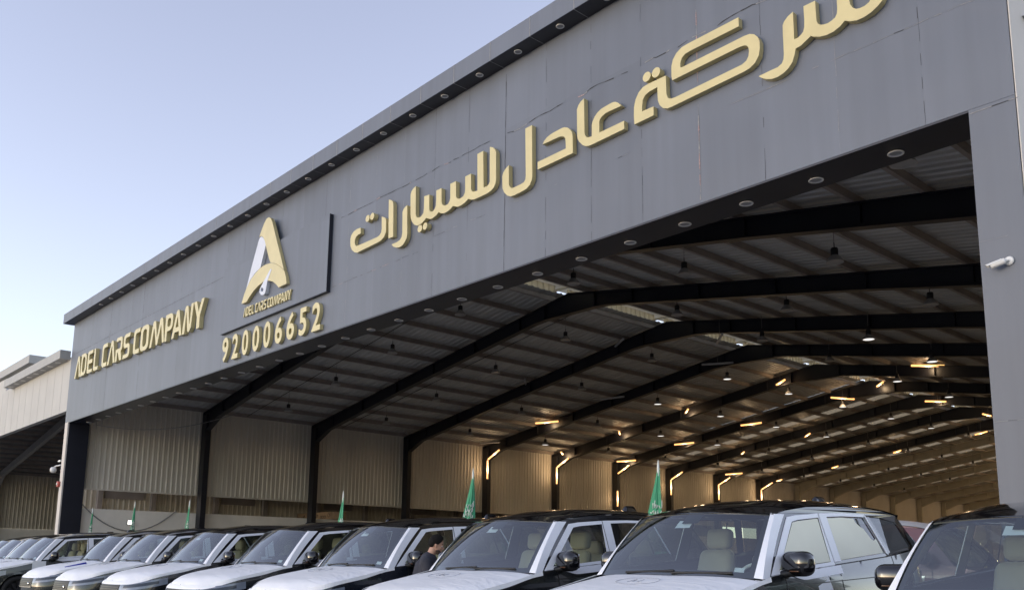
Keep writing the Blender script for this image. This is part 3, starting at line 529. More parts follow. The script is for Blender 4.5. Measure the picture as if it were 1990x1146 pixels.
def glyph(c, x0, x1, z0, z1): return [([(x0+(x1-x0)*p[0], z0+(z1-z0)*p[1]) for p in o], [[(x0+(x1-x0)*p[0], z0+(z1-z0)*p[1]) for p in h] for h in hs]) for o, hs in GL[c]]
lz = DATA["latin_z"]
def lbase(x): return lz[0][1]+(x-lz[0][0])*(lz[2][1]-lz[0][1])/(lz[2][0]-lz[0][0])
def ltop(x): return lz[1][1]+(x-lz[1][0])*(lz[3][1]-lz[1][1])/(lz[3][0]-lz[1][0])
sl = empty("raised_letter_sign", (-35, YF, 8.8), "gold Latin lettering on the grey facade beyond the emblem board, near the far corner", "sign")
for c, x0, x1 in DATA["latin"]:
    xm = (x0+x1)/2; W_(sl, letter_mb(glyph(c, x0, x1, lbase(xm), ltop(xm)), YF-.15, YF-.004).build("letter", "gold", fix=True))
# phone number: font outlines turned into solid digits
dgs = empty("phone_number_sign", (-23.5, YF, 7.2), "row of nine gold raised digits under the emblem board", "sign")
def digit_polys(ch):
    cu = bpy.data.curves.new("digit", 'FONT'); cu.body = ch; cu.offset = .022; cu.resolution_u = 4; cu.extrude = .05; cu.fill_mode = 'BOTH'
    ob = bpy.data.objects.new("digit", cu); COL.objects.link(ob)
    dg = bpy.context.evaluated_depsgraph_get(); me = bpy.data.meshes.new_from_object(ob.evaluated_get(dg)); bpy.data.objects.remove(ob); return me
DM = {ch: digit_polys(ch) for ch in "92065"}
dz = DATA["digit_z"]
for ch, x0, x1 in DATA["digits"]:
    me = DM[ch].copy(); vs = [v.co for v in me.vertices]; ax, bx = min(v.x for v in vs), max(v.x for v in vs); ay, by = min(v.y for v in vs), max(v.y for v in vs)
    t = ((x0+x1)/2-dz[0][0])/(dz[2][0]-dz[0][0]); z1 = dz[0][1]+(dz[2][1]-dz[0][1])*t; z0 = dz[1][1]+(dz[3][1]-dz[1][1])*t
    for v in me.vertices:
        u, w, q = (v.co.x-ax)/(bx-ax), (v.co.y-ay)/(by-ay), v.co.z
        v.co = (x0+(x1-x0)*u, YF-(.11 if q > 0 else .004), z0+(z1-z0)*w)
    me.materials.clear(); me.materials.append(MAT["gold"])
    for pl in me.polygons: pl.use_smooth = False
    o = bpy.data.objects.new("digit", me); COL.objects.link(o); W_(dgs, o)
# emblem board
eb = empty("emblem_board", (-23.4, YF, 8.25), "raised grey board carrying a large gold and silver letter A emblem", "sign board")
m = MB(); m.box((-26.80, YF-.112, 8.24), (-20.33, YF-.004, 10.38), 0); m.box((-26.80, YF-.110, 8.225), (-20.318, YF-.004, 8.239), 1); m.box((-20.329, YF-.110, 8.241), (-20.318, YF-.004, 10.38), 1)
W_(eb, m.build("backing_panel", ["facade_grey", "navy_cladding"]))
for k, yb, yf, mat in (("gold_leg", YF-.116, YF-.22, "gold"), ("white_leg", YF-.116, YF-.215, "silver_panel"), ("gold_arc", YF-.116, YF-.22, "gold")):
    W_(eb, letter_mb([(DATA["logo"][k], [])], yf, yb).build("emblem_arc" if "arc" in k else "emblem_leg", mat, fix=True))
W_(eb, letter_mb([(DATA["logo"]["pointer"], [DATA["logo_hole"]])], YF-.226, YF-.116).build("emblem_pointer", "silver_panel", fix=True))
xa, xb = DATA["latin"][0][1], DATA["latin"][-1][2]; qa, qb = DATA["small"][0], DATA["small"][2]
for c, x0, x1 in DATA["latin"]:
    f = lambda x: qa[0]+(x-xa)/(xb-xa)*(qb[0]-qa[0]); u0, u1 = f(x0), f(x1); z0 = 8.455+(u0-qa[0])*-.018; W_(eb, letter_mb(glyph(c, u0, u1, z0, z0+.285), YF-.165, YF-.114).build("letter", "gold", fix=True))

# ---------------------------------------------------------------- small fixtures
def bullet_camera(loc, label):
    e = empty("security_camera", loc, label, "security camera")
    b = MB(); b.lathe([(0, 0), (.085, 0), (.085, .03), (.06, .045), (0, .045)], 24, 0, Matrix.Rotation(R(90), 4, 'X')); b.build("mount", "camera_white", e)
    b = MB(); b.tube([(0, -.045, 0), (0, -.10, -.005), (-.05, -.12, -.015)], .022, 10); b.build("bracket", "camera_white", e)
    rot = Matrix.Rotation(R(18), 3, 'Z') @ Matrix.Rotation(R(-17), 3, 'Y'); d = rot @ Vector((-1, 0, 0)); c = Vector((-.05, -.12, -.015))
    mt = Matrix.Translation(c) @ (rot @ Matrix.Rotation(R(-90), 3, 'Y')).to_4x4()
    b = MB(); b.lathe([(0, -.02), (.05, -.02), (.058, 0), (.058, .24), (.05, .245)], 20, 0, mt); b.build("housing", "camera_white", e)
    b = MB(); b.lathe([(0, .236), (.05, .236)], 20, 0, mt); b.build("lens", "lamp_black", e)
    b = MB()
    def vis(u, v):
        a = R(-80+160*u); q = mt @ Vector((.066*math.cos(a), .066*math.sin(a), .03+.30*v*(1-.12*abs(2*u-1)))); return q
    b.grid(vis, 10, 4); b.build("visor", "camera_white", e); e.scale = (.66, .66, .66)
bullet_camera((-3.873, YF-.004, 5.02), "white bullet camera with sun visor on the grey pier")
e = empty("security_camera", (-43.05, YF-.3, 5.15), "white dome camera on a bracket at the far pale pier", "security camera")
b = MB(); b.tube([(0, .3, .12), (-.42, .3, .12)], .035, 8); b.tube([(-.42, .3, .12), (-.55, .26, .12), (-.62, .2, .05)], .03, 8); b.build("bracket", "camera_white", e)
b = MB(); b.lathe([(0, .08), (.10, .08), (.14, .0), (.14, -.08), (.10, -.15), (0, -.18)], 18, 0, Matrix.Translation((-.62, .18, -.02))); b.build("dome", "camera_white", e)
b = MB(); b.box((-.35, .26, .28), (.0, .34, .35)); b.build("arm", "camera_white", e)
e = empty("alarm_box", (-42.95, YF-.002, 4.42), "small red alarm box on the far pale pier", "alarm box")
b = MB(); rbox(b, (-.02, -.05, 0), (.24, .1, .24), .02); b.build("case", "alarm_red", e); b = MB(); b.lathe([(.0, .0), (.05, .0), (.05, .02), (0, .02)], 14, 0, Matrix.Translation((-.02, -.1, 0)) @ Matrix.Rotation(R(90), 4, 'X')); b.build("sounder", "camera_white", e)
def cable(pts, r, label, mat="wire"):
    m = MB(); m.tube(pts, r, 6); tag(m.build("hanging_cable", mat), label, "cable")
def sag(a, b, d, n=16):
    a, b = Vector(a), Vector(b); return [a.lerp(b, i/n)-Vector((0, 0, d*4*(i/n)*(1-i/n))) for i in range(n+1)]
cable(sag((XL+.1, 12.5, 3.75), (XL+.1, 16.9, 3.5), 1.15), .025, "black cable sagging in a loop on the low cream wall")
cable(sag((-41.5, 12.55, 7.0), (-39.0, 17.9, 7.9), .45), .015, "thin cable sagging under the dark soffit near the far corner")
def flood(loc, label):
    e = empty("wall_floodlight", loc, label, "floodlight")
    b = MB(); rbox(b, (.08, 0, 0), (.1, .3, .22), .015); b.build("case", "lamp_black", e)
    b = MB(); b.box((.131, -.13, -.09), (.135, .13, .09)); b.build("lens", "flood_lit", e)
    b = MB(); b.box((0, -.03, -.1), (.03, .03, .1)); b.build("bracket", "lamp_black", e)
flood((XL+.06, 14.8, 2.86), "lit white floodlight on the low wall beside a green flag")
flood((XL+.06, 21.0, 2.62), "small lit floodlight on the low wall above the black car roofs")
# cardboard carton across the low wall
e = empty("cardboard_carton", (-44.5, 25.6, 3.425), "long brown cardboard carton with dark marks lying on the low wall", "carton")
b = MB(); rbox(b, (0, 0, .2), (4.0, .8, .40), .012, seg=1); b.build("box", "cardboard", e)
b = MB()
for x in (-1.2, .25): b.tube([(x, -.403, .10), (x+.08, -.403, .28), (x+.16, -.403, .28), (x+.16, -.403, .1)], .02, 4)
for k in range(3): b.lathe([(.05, 0), (.085, 0), (.085, .01), (.05, .01)], 12, 0, Matrix.Translation((.75+.2*k, -.398, .13)) @ Matrix.Rotation(R(90), 4, 'X'))
b.lathe([(.08, 0), (.12, 0), (.12, .01), (.08, .01)], 16, 0, Matrix.Translation((1.55, -.398, .22)) @ Matrix.Rotation(R(90), 4, 'X'))
b.build("printed_mark", "ink", e)
# ---------------------------------------------------------------- flags
def flag(x, y, top, w, seed, label):
    z0 = gz(y); e = empty("flag", (x, y, z0), label, "flag", "green flags on poles behind the cars"); H = top-z0; rn = random.Random(seed); ph = rn.uniform(0, 6)
    b = MB(); b.tube([(0, 0, 0), (0, 0, H-.22)], .014, 8); b.build("pole", "white_trim", e)
    b = MB(); b.lathe([(.012, H-.34), (.022, H-.2), (.018, H-.08), (.004, H)], 10); b.build("finial", "flag_white", e)
    def P(u, v, off=0.):
        a = 2*math.pi*u; r = .022+w*(v**1.1)*(1-.12*v*v)
        fold = 1+.20*math.sin(3*a+ph+1.2*v)+.17*math.sin(5*a+2*ph-2*v)+.10*math.sin(9*a+ph+5*v)
        k = w*.72*v*(1+.25*math.sin(4*v+ph)); r = r*fold+off
        return Vector((r*.95*math.cos(a)-.667*k, r*.62*math.sin(a)-.745*k*.6, H-.16-1.5*v))
    b = MB(); b.grid(lambda u, v: P(u, v*(1+.06*math.sin(2*math.pi*u+ph)+.03*math.sin(6*math.pi*u))), 72, 26); b.build("cloth", "flag_green", e)
    t = MB(); va = math.atan2(-y, -x)/(2*math.pi)
    strokes = []
    for k in range(9):
        v = .36+.06*k; u0 = va+.14-.03*(k % 3)
        for q in range(3):
            uu = u0-.10*q+rn.uniform(-.02, .02); strokes.append([(uu, v), (uu-.02, v+.03), (uu-.05, v+.035), (uu-.065, v-.005+rn.uniform(-.02, .02))])
            if rn.random() < .6: strokes.append([(uu-.01, v-.045), (uu-.012, v+.012)])
    strokes.append([(va+.15, .94), (va+.05, .955), (va-.12, .95)])
    for st in strokes:
        t.tube([P(u, v, .012) for u, v in st], .0075, 4, cap=False)
    t.build("script", "flag_white", e)
for (x, top, w, s, lab) in ((-8.86, 2.88, .20, 1, "green flag with white script behind the nearest cars, the widest hanging one"), (-13.37, 3.06, .22, 2, "green flag with white script rising behind the man"), (-18.05, 2.86, .15, 3, "narrow green flag in front of the corrugated wall and the brown carton"), (-26.8, 3.02, .115, 4, "slim green flag directly in front of the first dark column"), (-31.4, 3.16, .14, 5, "slim green flag in front of the white lit floodlight"), (-35.8, 3.11, .10, 6, "thinnest green flag, nearest the dark far corner pier")):
    flag(x, 10.95, top, w, s, lab)
# ---------------------------------------------------------------- neighbouring sheds
nb = empty("neighbour_shed", (-58, 11.8, .1), "cream fronted lower shed adjoining the grey one, with slim grey cornice", "shed")
m = MB(); m.box((-92, 11.70, 7.72), (XL-.02, 11.95, 10.20)); m.box((-92, 11.70, 10.20), (-54.9, 11.95, 10.9)); W_(nb, m.build("front_wall", "neighbour_wall"))
m = MB(); m.box((-53.4, 11.25, 10.10), (XL-.35, 11.698, 10.50)); W_(nb, m.build("cornice", "neighbour_fascia"))
for k in range(8):
    d = MB(); d.lathe([(0, -.004), (.13, -.004), (.13, .004)], 16, 0, Matrix.Translation((-44.4-1.2*k, 11.46, 10.094))); W_(nb, d.build("downlight", "white_trim"))
for k in range(38):
    m = MB(); m.box((-44.3-1.24*k-.006, 11.694, 7.72), (-44.3-1.24*k+.006, 11.699, 10.1)); W_(nb, m.build("panel_joint", "neighbour_fascia"))
NX, NR = -85.0, -64.0
nroof = lambda x: 11.6-.165*abs(x-NR)
m = MB()
m.add([(NX-.2, 11.96, nroof(NX-.2)), (NR, 11.96, nroof(NR)), (XL-.27, 11.96, nroof(XL-.27)), (NX-.2, 60, nroof(NX-.2)), (NR, 60, nroof(NR)), (XL-.27, 60, nroof(XL-.27))], [(0, 1, 4, 3), (1, 2, 5, 4)]); W_(nb, m.build("roof_sheet", "neighbour_roof"))
for k in range(30):
    m = MB(); x = NX+.5+1.38*k; zz = nroof(x); m.box((x-.04, 11.97, zz-.22), (x+.04, 60, zz-.02)); W_(nb, m.build("purlin", "purlin"))
for y in (18.2, 24.2, 30.2, 36.2, 42.2):
    m = MB(); m.prism([(NX+.1, .1), (NX+.6, .1), (NX+.6, 6.9), (NX+1.9, 7.75), (NR, nroof(NR)-.85), (NR, nroof(NR)-.24), (NX+.1, nroof(NX)-.24)], XZ, y-.14, y+.14); W_(nb, m.build("steel_frame", "neighbour_steel"))
m = MB(); clad_y(m, NX, 11.96, 60, 3.55, 8.12, .30, .06); W_(nb, m.build("wall_cladding", "cladding_far"))
m = MB(); m.box((NX-.3, 11.96, .1), (NX-.02, 60, 3.55)); W_(nb, m.build("low_wall", "masonry"))
m = MB(); m.box((NX-.4, 60, .1), (XL-.3, 60.2, 12.4)); W_(nb, m.build("end_wall", "cladding_far"))
m = MB(); m.box((NX-.3, 11.7, .1), (NX+.3, 12.2, 7.71)); W_(nb, m.build("pier", "neighbour_wall"))
m = MB(); m.box((-92, 13.9, 9.3), (-58.0, 14.4, 12.45)); W_(nb, m.build("upper_parapet", "neighbour_wall"))
m = MB(); m.box((-92, 13.3, 12.46), (-57.6, 14.6, 12.95)); W_(nb, m.build("upper_cornice", "neighbour_fascia"))
# ---------------------------------------------------------------- cars
def interp(x, tab):
    if x <= tab[0][0]: return tab[0][1]
    for (a, fa), (b, fb) in zip(tab, tab[1:]):
        if x <= b: return fa+(fb-fa)*(x-a)/(b-a)
    return tab[-1][1]
def sstep(a, b, x): t = max(0., min(1., (x-a)/(b-a))); return t*t*(3-2*t)
CT = [(0, -.10), (.30, -.088), (.55, -.05), (.72, .025), (.86, .165), (.94, .39), (.975, .72), (.99, 1.2), (1., 1.8), (1., 2.5), (1., 3.4), (.99, 3.85), (.965, 4.22), (.90, 4.46), (.80, 4.57), (.6, 4.63), (.3, 4.655), (0, 4.655)]
def catmull(pts, n):
    out = []; P = [pts[0]]+list(pts)+[pts[-1]]
    for i in range(1, len(P)-2):
        for k in range(n):
            t = k/n; q = []
            for d in range(len(pts[0])):
                a, b, c, e = P[i-1][d], P[i][d], P[i+1][d], P[i+2][d]
                q.append(.5*((2*b)+(-a+c)*t+(2*a-5*b+4*c-e)*t*t+(-a+3*b-3*c+e)*t**3))
            out.append(tuple(q))
    return out+[tuple(pts[-1])]
_c = catmull(CT, 24); _L = [0.]
for a, b in zip(_c, _c[1:]): _L.append(_L[-1]+math.hypot(a[0]-b[0], a[1]-b[1]))
NS = 150; _s = []
for i in range(NS+1):
    d = _L[-1]*i/NS; k = min(range(len(_L)-1), key=lambda q: 0 if _L[q] <= d <= _L[q+1] else 1); t = (d-_L[k])/max(1e-9, _L[k+1]-_L[k])
    _s.append((_c[k][0]+(_c[k+1][0]-_c[k][0])*t, _c[k][1]+(_c[k+1][1]-_c[k][1])*t))
def con(i):
    i = max(0., min(NS, i)); k = min(int(i), NS-1); t = i-k
    p = (_s[k][0]*(1-t)+_s[k+1][0]*t, _s[k][1]*(1-t)+_s[k+1][1]*t)
    a, b = _s[max(0, k-1)], _s[min(NS, k+2)]; tx, ty = b[0]-a[0], b[1]-a[1]; l = math.hypot(tx, ty)
    return p, (ty/l, -tx/l)                     # point, outward normal (x, v)
def con_v(v):                                   # index on the flank at length v
    lo, hi = 0., float(NS)
    for _ in range(40):
        m_ = (lo+hi)/2
        if con(m_)[0][1] < v: lo = m_
        else: hi = m_
    return lo
def con_x(x):                                   # index on the front at half-width x
    lo, hi = 0., con_v(1.2)
    for _ in range(40):
        m_ = (lo+hi)/2
        if con(m_)[0][0] < x: lo = m_
        else: hi = m_
    return lo
ZT = [(-.1, .885), (.02, .90), (.15, .93), (.4, .985), (.9, 1.075), (1.25, 1.145), (1.47, 1.185), (2.5, 1.25), (3.6, 1.315), (4.3, 1.375), (4.57, 1.35), (4.655, 1.28)]
ztop = lambda v: interp(v, ZT)
SD = [(.20, .10), (.34, .05), (.45, .02), (.60, 0), (.82, -.004), (.95, .004), (1.06, .016), (1.16, .034), (1.22, .055), (1.32, .085), (1.45, .12)]
FD = [(.20, .14), (.35, .03), (.5, 0), (.66, .0), (.74, .012), (.81, .03), (.86, .06), (.90, .11), (.98, .17)]
RD = [(.20, .14), (.4, .02), (.6, 0), (.8, .02), (1.0, .03), (1.4, .08)]
def inset(v, z):
    f = 1-sstep(.02, .45, v); r = sstep(4.2, 4.58, v)
    return interp(z, FD)*f+interp(z, RD)*r+interp(z, SD)*(1-f-r)
def Wp(i, z, off=0.):
    (x, v), (nx, nv) = con(i); d = inset(v, z)-off
    return Vector((max(0., x-nx*d), v-nv*d, z))
def Xs(v, z): return .925-.30*(z-1.2)-.14*max(0., v-3.7)**2
ZR = [(1.68, 1.700), (1.80, 1.724), (2.0, 1.765), (2.4, 1.808), (3.0, 1.825), (3.6, 1.816), (4.0, 1.79), (4.3, 1.755)]
zrail = lambda v: interp(v, ZR)
Sd = lambda p, off=0.: Vector((Xs(p[0], p[1])+off, p[0], p[1]+off*.3))
ARCH = ((.93, .40), (3.70, .40)); AR = .445
def body_mesh():
    m = MB(); NZ = 20; vs = []; fs = []
    for i in range(NS+1):
        v = _s[i][1]; zt = ztop(v)
        for j in range(NZ+1):
            t = j/NZ; vs.append(Wp(i, .22+(zt-.22)*t))
    inside = [any((p.y-a)**2+(p.z-b)**2 < AR*AR for a, b in ARCH) and p.x > .7 for p in vs]
    for i in range(NS):
        for j in range(NZ):
            q = [i*(NZ+1)+j, (i+1)*(NZ+1)+j, (i+1)*(NZ+1)+j+1, i*(NZ+1)+j+1]
            if all(inside[k] for k in q): continue
            fs.append(q)
            for k in q:
                if inside[k]:
                    p = vs[k]; a, b = min(ARCH, key=lambda c: abs(c[0]-p.y)); d = math.hypot(p.y-a, p.z-b) or 1e-6
                    vs[k] = Vector((p.x, a+(p.y-a)/d*AR, b+(p.z-b)/d*AR)); 
    m.add(vs, fs, 0, True)
    # ledge from the shoulder to the side glass
    i0 = con_v(1.45); st = [i0+(con_v(4.56)-i0)*k/40 for k in range(41)]; q = []
    for s_ in st:
        p = Wp(s_, ztop(con(s_)[0][1])); q += [p, Vector((min(p.x, Xs(p.y, p.z)-.02), p.y, p.z+.012))]
    m.add(q, [(2*k, 2*k+2, 2*k+3, 2*k+1) for k in range(40)], 0, True)
    # rear deck under the tailgate glass
    q = []
    for k in range(21):
        s_ = con_v(4.56)+(NS-con_v(4.56))*k/20; p = Wp(s_, ztop(con(s_)[0][1])); q += [p, Vector((p.x*.9, 4.50, p.z+.01))]
    m.add(q, [(2*k, 2*k+2, 2*k+3, 2*k+1) for k in range(20)], 0, True)
    return m
T_ = lambda i: Wp(i, ztop(con(i)[0][1]))
def hood_edge_x(v):
    lo, hi = 0., con_v(1.6)
    for _ in range(40):
        mm = (lo+hi)/2
        if T_(mm).y < v: lo = mm
        else: hi = mm
    return T_(lo)
ZC = [(-.02, .885), (.03, .94), (.10, .99), (.22, 1.035), (.55, 1.10), (.9, 1.155), (1.22, 1.19)]
def hood_pt(u, w, off=0.):
    a = 2*u-1; v0 = T_(0).y+.001; v = v0+(1.24-v0)*w**1.9; e = hood_edge_x(v); zc = max(interp(v, ZC), e.z)
    z = e.z-.004+(zc-e.z)*(1-abs(a)**4.0)+off
    return Vector((a*(e.x+.004), v+.10*a*a*w**3, z))
def ws_pt(u, w, off=0.):
    a = 2*u-1; b = Vector((.872*a, 1.17+.13*a*a, 1.185-.022*a*a)); t = Vector((.750*a, 1.70+.10*a*a, 1.752-.03*a*a)); p = b.lerp(t, w)
    bul = .035*4*w*(1-w)*(1-.45*a*a)+off; return p+Vector((a*.012*4*w*(1-w), -.65*bul, .75*bul))
def roof_pt(u, w, off=0.):
    a = 2*u-1; v = 1.685+(4.36-1.685)*w; v2 = v+.10*a*a*(1-w)**6; zr = zrail(v2); x = a*(Xs(v2, zr)+.004)
    z = zr+(.042+.043*sstep(0, .35, w))*(1-abs(a)**3.2)*(1-.2*w)+off; 
    return Vector((x, v2, z))
def seat_mesh(): 
    m = MB(); rbox(m, (0, .0, .30), (.52, .52, .20), .07)
    rot = Matrix.Rotation(R(-14), 3, 'X'); rbox(m, (0, .30, .66), (.50, .17, .66), .075, rot, taper=.82); return m
def car_proto():
    e = empty("parked_suv"); B = lambda m, n, mt, p=e, **k: m.build(n, mt, p, **k)
    body = B(body_mesh(), "body", "car_paint", mirror=True, weld=.0008)
    m = MB(); m.box((-.90, .35, .20), (.90, 4.38, .26))
    for a, b in ARCH:
        for s in (-1, 1):
            pr = [(b+AR*math.sin(R(q)), a+AR*math.cos(R(q))) for q in range(-20, 201, 10)]
            m.add([(s*.62, y, z) for z, y in pr]+[(s*.955, y, z) for z, y in pr], [(k, k+1, k+24, k+23) for k in range(22)], 0)
    B(m, "underbody", "trim_black")
    m = MB(); m.grid(lambda u, w: hood_pt(u, w), 36, 26, sm=True); ih = con_v(1.40)
    def skirt(u, w):
        i = abs(2*u-1)*ih; v = con(i)[0][1]; dz_ = .035+.03*sstep(.9, 0, v)+.006*math.sin(9*v)
        p = Wp(i, ztop(v)-dz_*w, .007); p.z += .006*(1-w); return Vector((p.x if u >= .5 else -p.x, p.y, p.z))
    m.grid(skirt, 90, 4, sm=True); hood = B(m, "hood", "film")
    m = MB(); m.grid(lambda u, w: Vector(((2*u-1)*.875, 1.19+.125*(2*u-1)**2+.06*w, 1.182-.004*w-.02*(2*u-1)**2)), 16, 2); B(m, "cowl", "trim_black")
    # printed oval on the hood film
    m = MB(); el = [hood_pt(.5+.115*math.cos(t*math.pi/16), .80+.075*math.sin(t*math.pi/16), .006) for t in range(33)]; m.tube(el, .003, 4, cap=False)
    for st in (((.46, .775), (.475, .83), (.49, .775)), ((.515, .83), (.515, .775), (.545, .775))): m.tube([hood_pt(u, w, .006) for u, w in st], .003, 4)
    B(m, "printed_mark", "film_ink", hood)
    m = MB(); m.grid(lambda u, w: ws_pt(u, w), 20, 12); wsn = B(m, "windscreen", "windscreen_glass")
    m = MB(); m.grid(lambda u, w: ws_pt(u, -.02+.10*w-.03*(2*u-1)**2*0, -.006), 20, 2); m.grid(lambda u, w: ws_pt(u, .965+.05*w, -.006), 20, 2)
    for q in (0, 1): m.grid(lambda u, w: ws_pt((.0+.036*u) if q == 0 else (.964+.036*u), w, -.006), 1, 12)
    m.grid(lambda u, w: ws_pt(.44+.12*u, .80+.17*w, -.008), 3, 3)
    B(m, "glass_border", "trim_black", wsn)
    m = MB(); m.grid(lambda u, w: roof_pt(u, w), 24, 28)
    m.grid(lambda u, w: roof_pt(u, 0)+Vector((0, .0+.02*w, -.03*w)), 24, 1, flip=True); m.grid(lambda u, w: roof_pt(u, 1)+Vector((0, -.03*w, -.05*w)), 24, 1)
    B(m, "roof", "car_black")
    m = MB(); rbox(m, (0, 3.95, zrail(3.95)+.13), (.09, .30, .10), .03, taper=.6); B(m, "roof_antenna", "car_black")
    # side frames, panes and protective film, both sides
    bl = ztop
    zt = lambda v: zrail(v)-.012
    outl = [(1.31, bl(1.40)-.02), (1.80, zt(1.80))]+[(v, zt(v)) for v in (1.9, 2.0, 2.2, 2.4, 2.6, 2.85, 3.1, 3.35, 3.6, 3.95, 4.26)]+[(4.57, 1.36), (4.3, bl(4.3)+.002), (3.6, bl(3.6)+.002), (2.5, bl(2.5)+.002), (1.5, bl(1.5)+.002)]
    g1 = [(1.60, bl(1.60)+.035), (2.05, 1.655), (2.16, 1.672), (2.55, 1.70), (2.51, bl(2.51)+.035)]
    g2 = [(2.70, bl(2.7)+.035), (2.70, 1.705), (3.0, 1.715), (3.43, 1.712), (3.63, bl(3.63)+.035)]
    g3 = [(3.76, bl(3.76)+.035), (3.57, 1.72), (3.8, 1.715), (4.17, 1.675), (4.41, 1.42), (4.3, bl(4.3)+.035)]
    def ring(poly, d):                                   # inner offset ring for a film strip around a pane
        n = len(poly); out = []
        for k in range(n):
            p0, p1, p2 = Vector(poly[k-1]), Vector(poly[k]), Vector(poly[(k+1) % n]); a = (p1-p0).normalized(); b = (p2-p1).normalized(); nn = Vector((-(a.y+b.y), a.x+b.x)); nn.normalize()
            c = max(.35, nn.dot(Vector((-a.y, a.x)))); out.append(tuple(p1+nn*d/c))
        return out
    for s in (1, -1):
        F = lambda off: (lambda p: Vector((s*(Xs(p[0], p[1])+off), p[0], p[1])))
        m = MB(); m.sheet(outl, F(0), [g1, g2, g3]); fr = B(m, "side_frame", "car_black", fix=False)
        m = MB(); m.sheet([(3.36, 1.345), (3.385, 1.345), (3.31, 1.70), (3.285, 1.70)], F(-.003)); B(m, "pane_divider", "trim_black", fr)
        for nm, gp, gm in (("front_window", g1, "window_glass"), ("rear_window", g2, "window_glass"), ("quarter_window", g3, "privacy_glass")):
            m = MB(); m.sheet(gp, F(-.008)); B(m, nm, gm)
        # film: A pillar, front door surround, B pillar and rail of the rear door, belt of the front door
        m = MB(); q = []
        for k in range(13):
            t_ = k/12; e0 = ws_pt(1 if s > 0 else 0, t_, .006); z_ = e0.z; v0_ = e0.y; wd = .115+.05*t_
            q += [e0+Vector((-s*.006, -.004, .004)), Vector((s*(Xs(v0_, z_)+.010), v0_+.012, z_-.006)), Vector((s*(Xs(v0_+wd, z_)+.009), v0_+wd, z_-.006)), Vector((s*(Xs(v0_+wd, z_)+.001), v0_+wd+.003, z_-.006))]
        m.add(q, [f for k in range(12) for i_ in range(3) for f in ((4*k+i_, 4*k+i_+1, 4*k+i_+5, 4*k+i_+4),)], 0, False); B(m, "pillar_film", "film_smooth")
        m = MB(); fo = [(1.455, bl(1.455)+.004), (1.99, 1.695), (2.16, 1.715), (2.555, 1.738), (2.562, bl(2.562)+.004)]
        m.prism(fo, lambda p, d: F(d)(p), .008, .001, [g1]); B(m, "door_film", "film_smooth")
        m = MB(); ro = [(2.577, bl(2.577)+.03), (2.572, 1.739), (3.0, 1.75), (3.46, 1.745), (3.44, 1.716), (3.0, 1.719), (2.70, 1.709), (2.70, bl(2.70)+.03)]
        m.prism(ro, lambda p, d: F(d)(p), .008, .001); m.prism([(3.455, 1.735), (3.478, 1.735), (3.69, bl(3.69)+.012), (3.655, bl(3.655)+.03)], lambda p, d: F(d)(p), .009, .001); B(m, "door_film", "film_smooth")
        m = MB(); ia, ib = con_v(1.60), con_v(2.62)
        def bel(u, w):
            i = ia+(ib-ia)*u; z1 = ztop(con(i)[0][1]); p = Wp(i, z1-.075*sstep(0, .35, u)*w+.0, .006); return Vector((s*p.x, p.y, p.z))
        m.grid(bel, 20, 5, flip=s < 0); B(m, "belt_film", "film_smooth")
        # mirror
        m = MB(); rbox(m, (s*1.045, 1.70, 1.285), (.30, .19, .215), .08, Matrix.Rotation(R(-s*12), 3, 'Z'), seg=4); mi = B(m, "mirror", "car_black")
        m = MB(); m.tube([(s*.915, 1.62, 1.19), (s*.96, 1.645, 1.20), (s*1.02, 1.68, 1.22)], [.035, .03, .045], 8); B(m, "mirror_arm", "trim_black", mi)
        m = MB(); rbox(m, (s*1.048, 1.79, 1.285), (.22, .012, .15), .005, Matrix.Rotation(R(-s*12), 3, 'Z'), seg=2); B(m, "mirror_glass", "chrome", mi)
        m = MB(); rbox(m, (s*1.06, 1.612, 1.222), (.10, .02, .010), .003, Matrix.Rotation(R(-s*12), 3, 'Z'), seg=2); B(m, "indicator", "amber", mi)
        # headlight and vent
        m = MB(); ia2, ib2 = con_x(.50), con_v(.62)
        def hl(u, w, off=.006):
            i = ia2+(ib2-ia2)*u; v = con(i)[0][1]; zt_ = min(ztop(v)-.045, .855+.14*v); zb_ = .725+.11*u*u; p = Wp(i, zb_+(zt_-zb_)*w, off); return Vector((s*p.x, p.y, p.z))
        m.grid(hl, 16, 5, flip=s < 0); h = B(m, "headlight", "lamp_glass")
        m = MB(); m.grid(lambda u, w: hl(.12+.72*u, .35+.4*w, .009), 12, 3, flip=s < 0); B(m, "lamp_unit", "lamp_inner", h)
        m = MB()
        for k in range(3):
            i1 = con_v(1.74+.075*k); 
            def vt(u, w): p = Wp(i1+.9*u, .82+.20*w, .007); return Vector((s*p.x, p.y, p.z))
            m.grid(vt, 1, 4, flip=s < 0)
        B(m, "side_vent", "chrome")
        # shut lines and handles
        m = MB()
        for v in (1.62, 2.567, 3.70):
            i1 = con_v(v)
            def ln(u, w): p = Wp(i1+.28*u, .34+(ztop(v)-.34)*w, .002); return Vector((s*p.x, p.y, p.z))
            m.grid(ln, 1, 18, flip=s < 0)
        i1, i2 = con_v(1.63), con_v(4.1)
        def l2(u, w): p = Wp(i1+(i2-i1)*u, 1.09+.055*u+.008*w, .002); return Vector((s*p.x, p.y, p.z))
        m.grid(l2, 30, 1, flip=s < 0); B(m, "shut_line", "trim_black")
        for v in (2.36, 3.50):
            m = MB(); i1 = con_v(v)
            def dh(u, w): p = Wp(i1+5.2*u, 1.115+.032*w+.055*(v-1.63)/2.8*.6, .006); return Vector((s*p.x, p.y, p.z))
            m.grid(dh, 6, 2, flip=s < 0); B(m, "door_handle", "car_black")
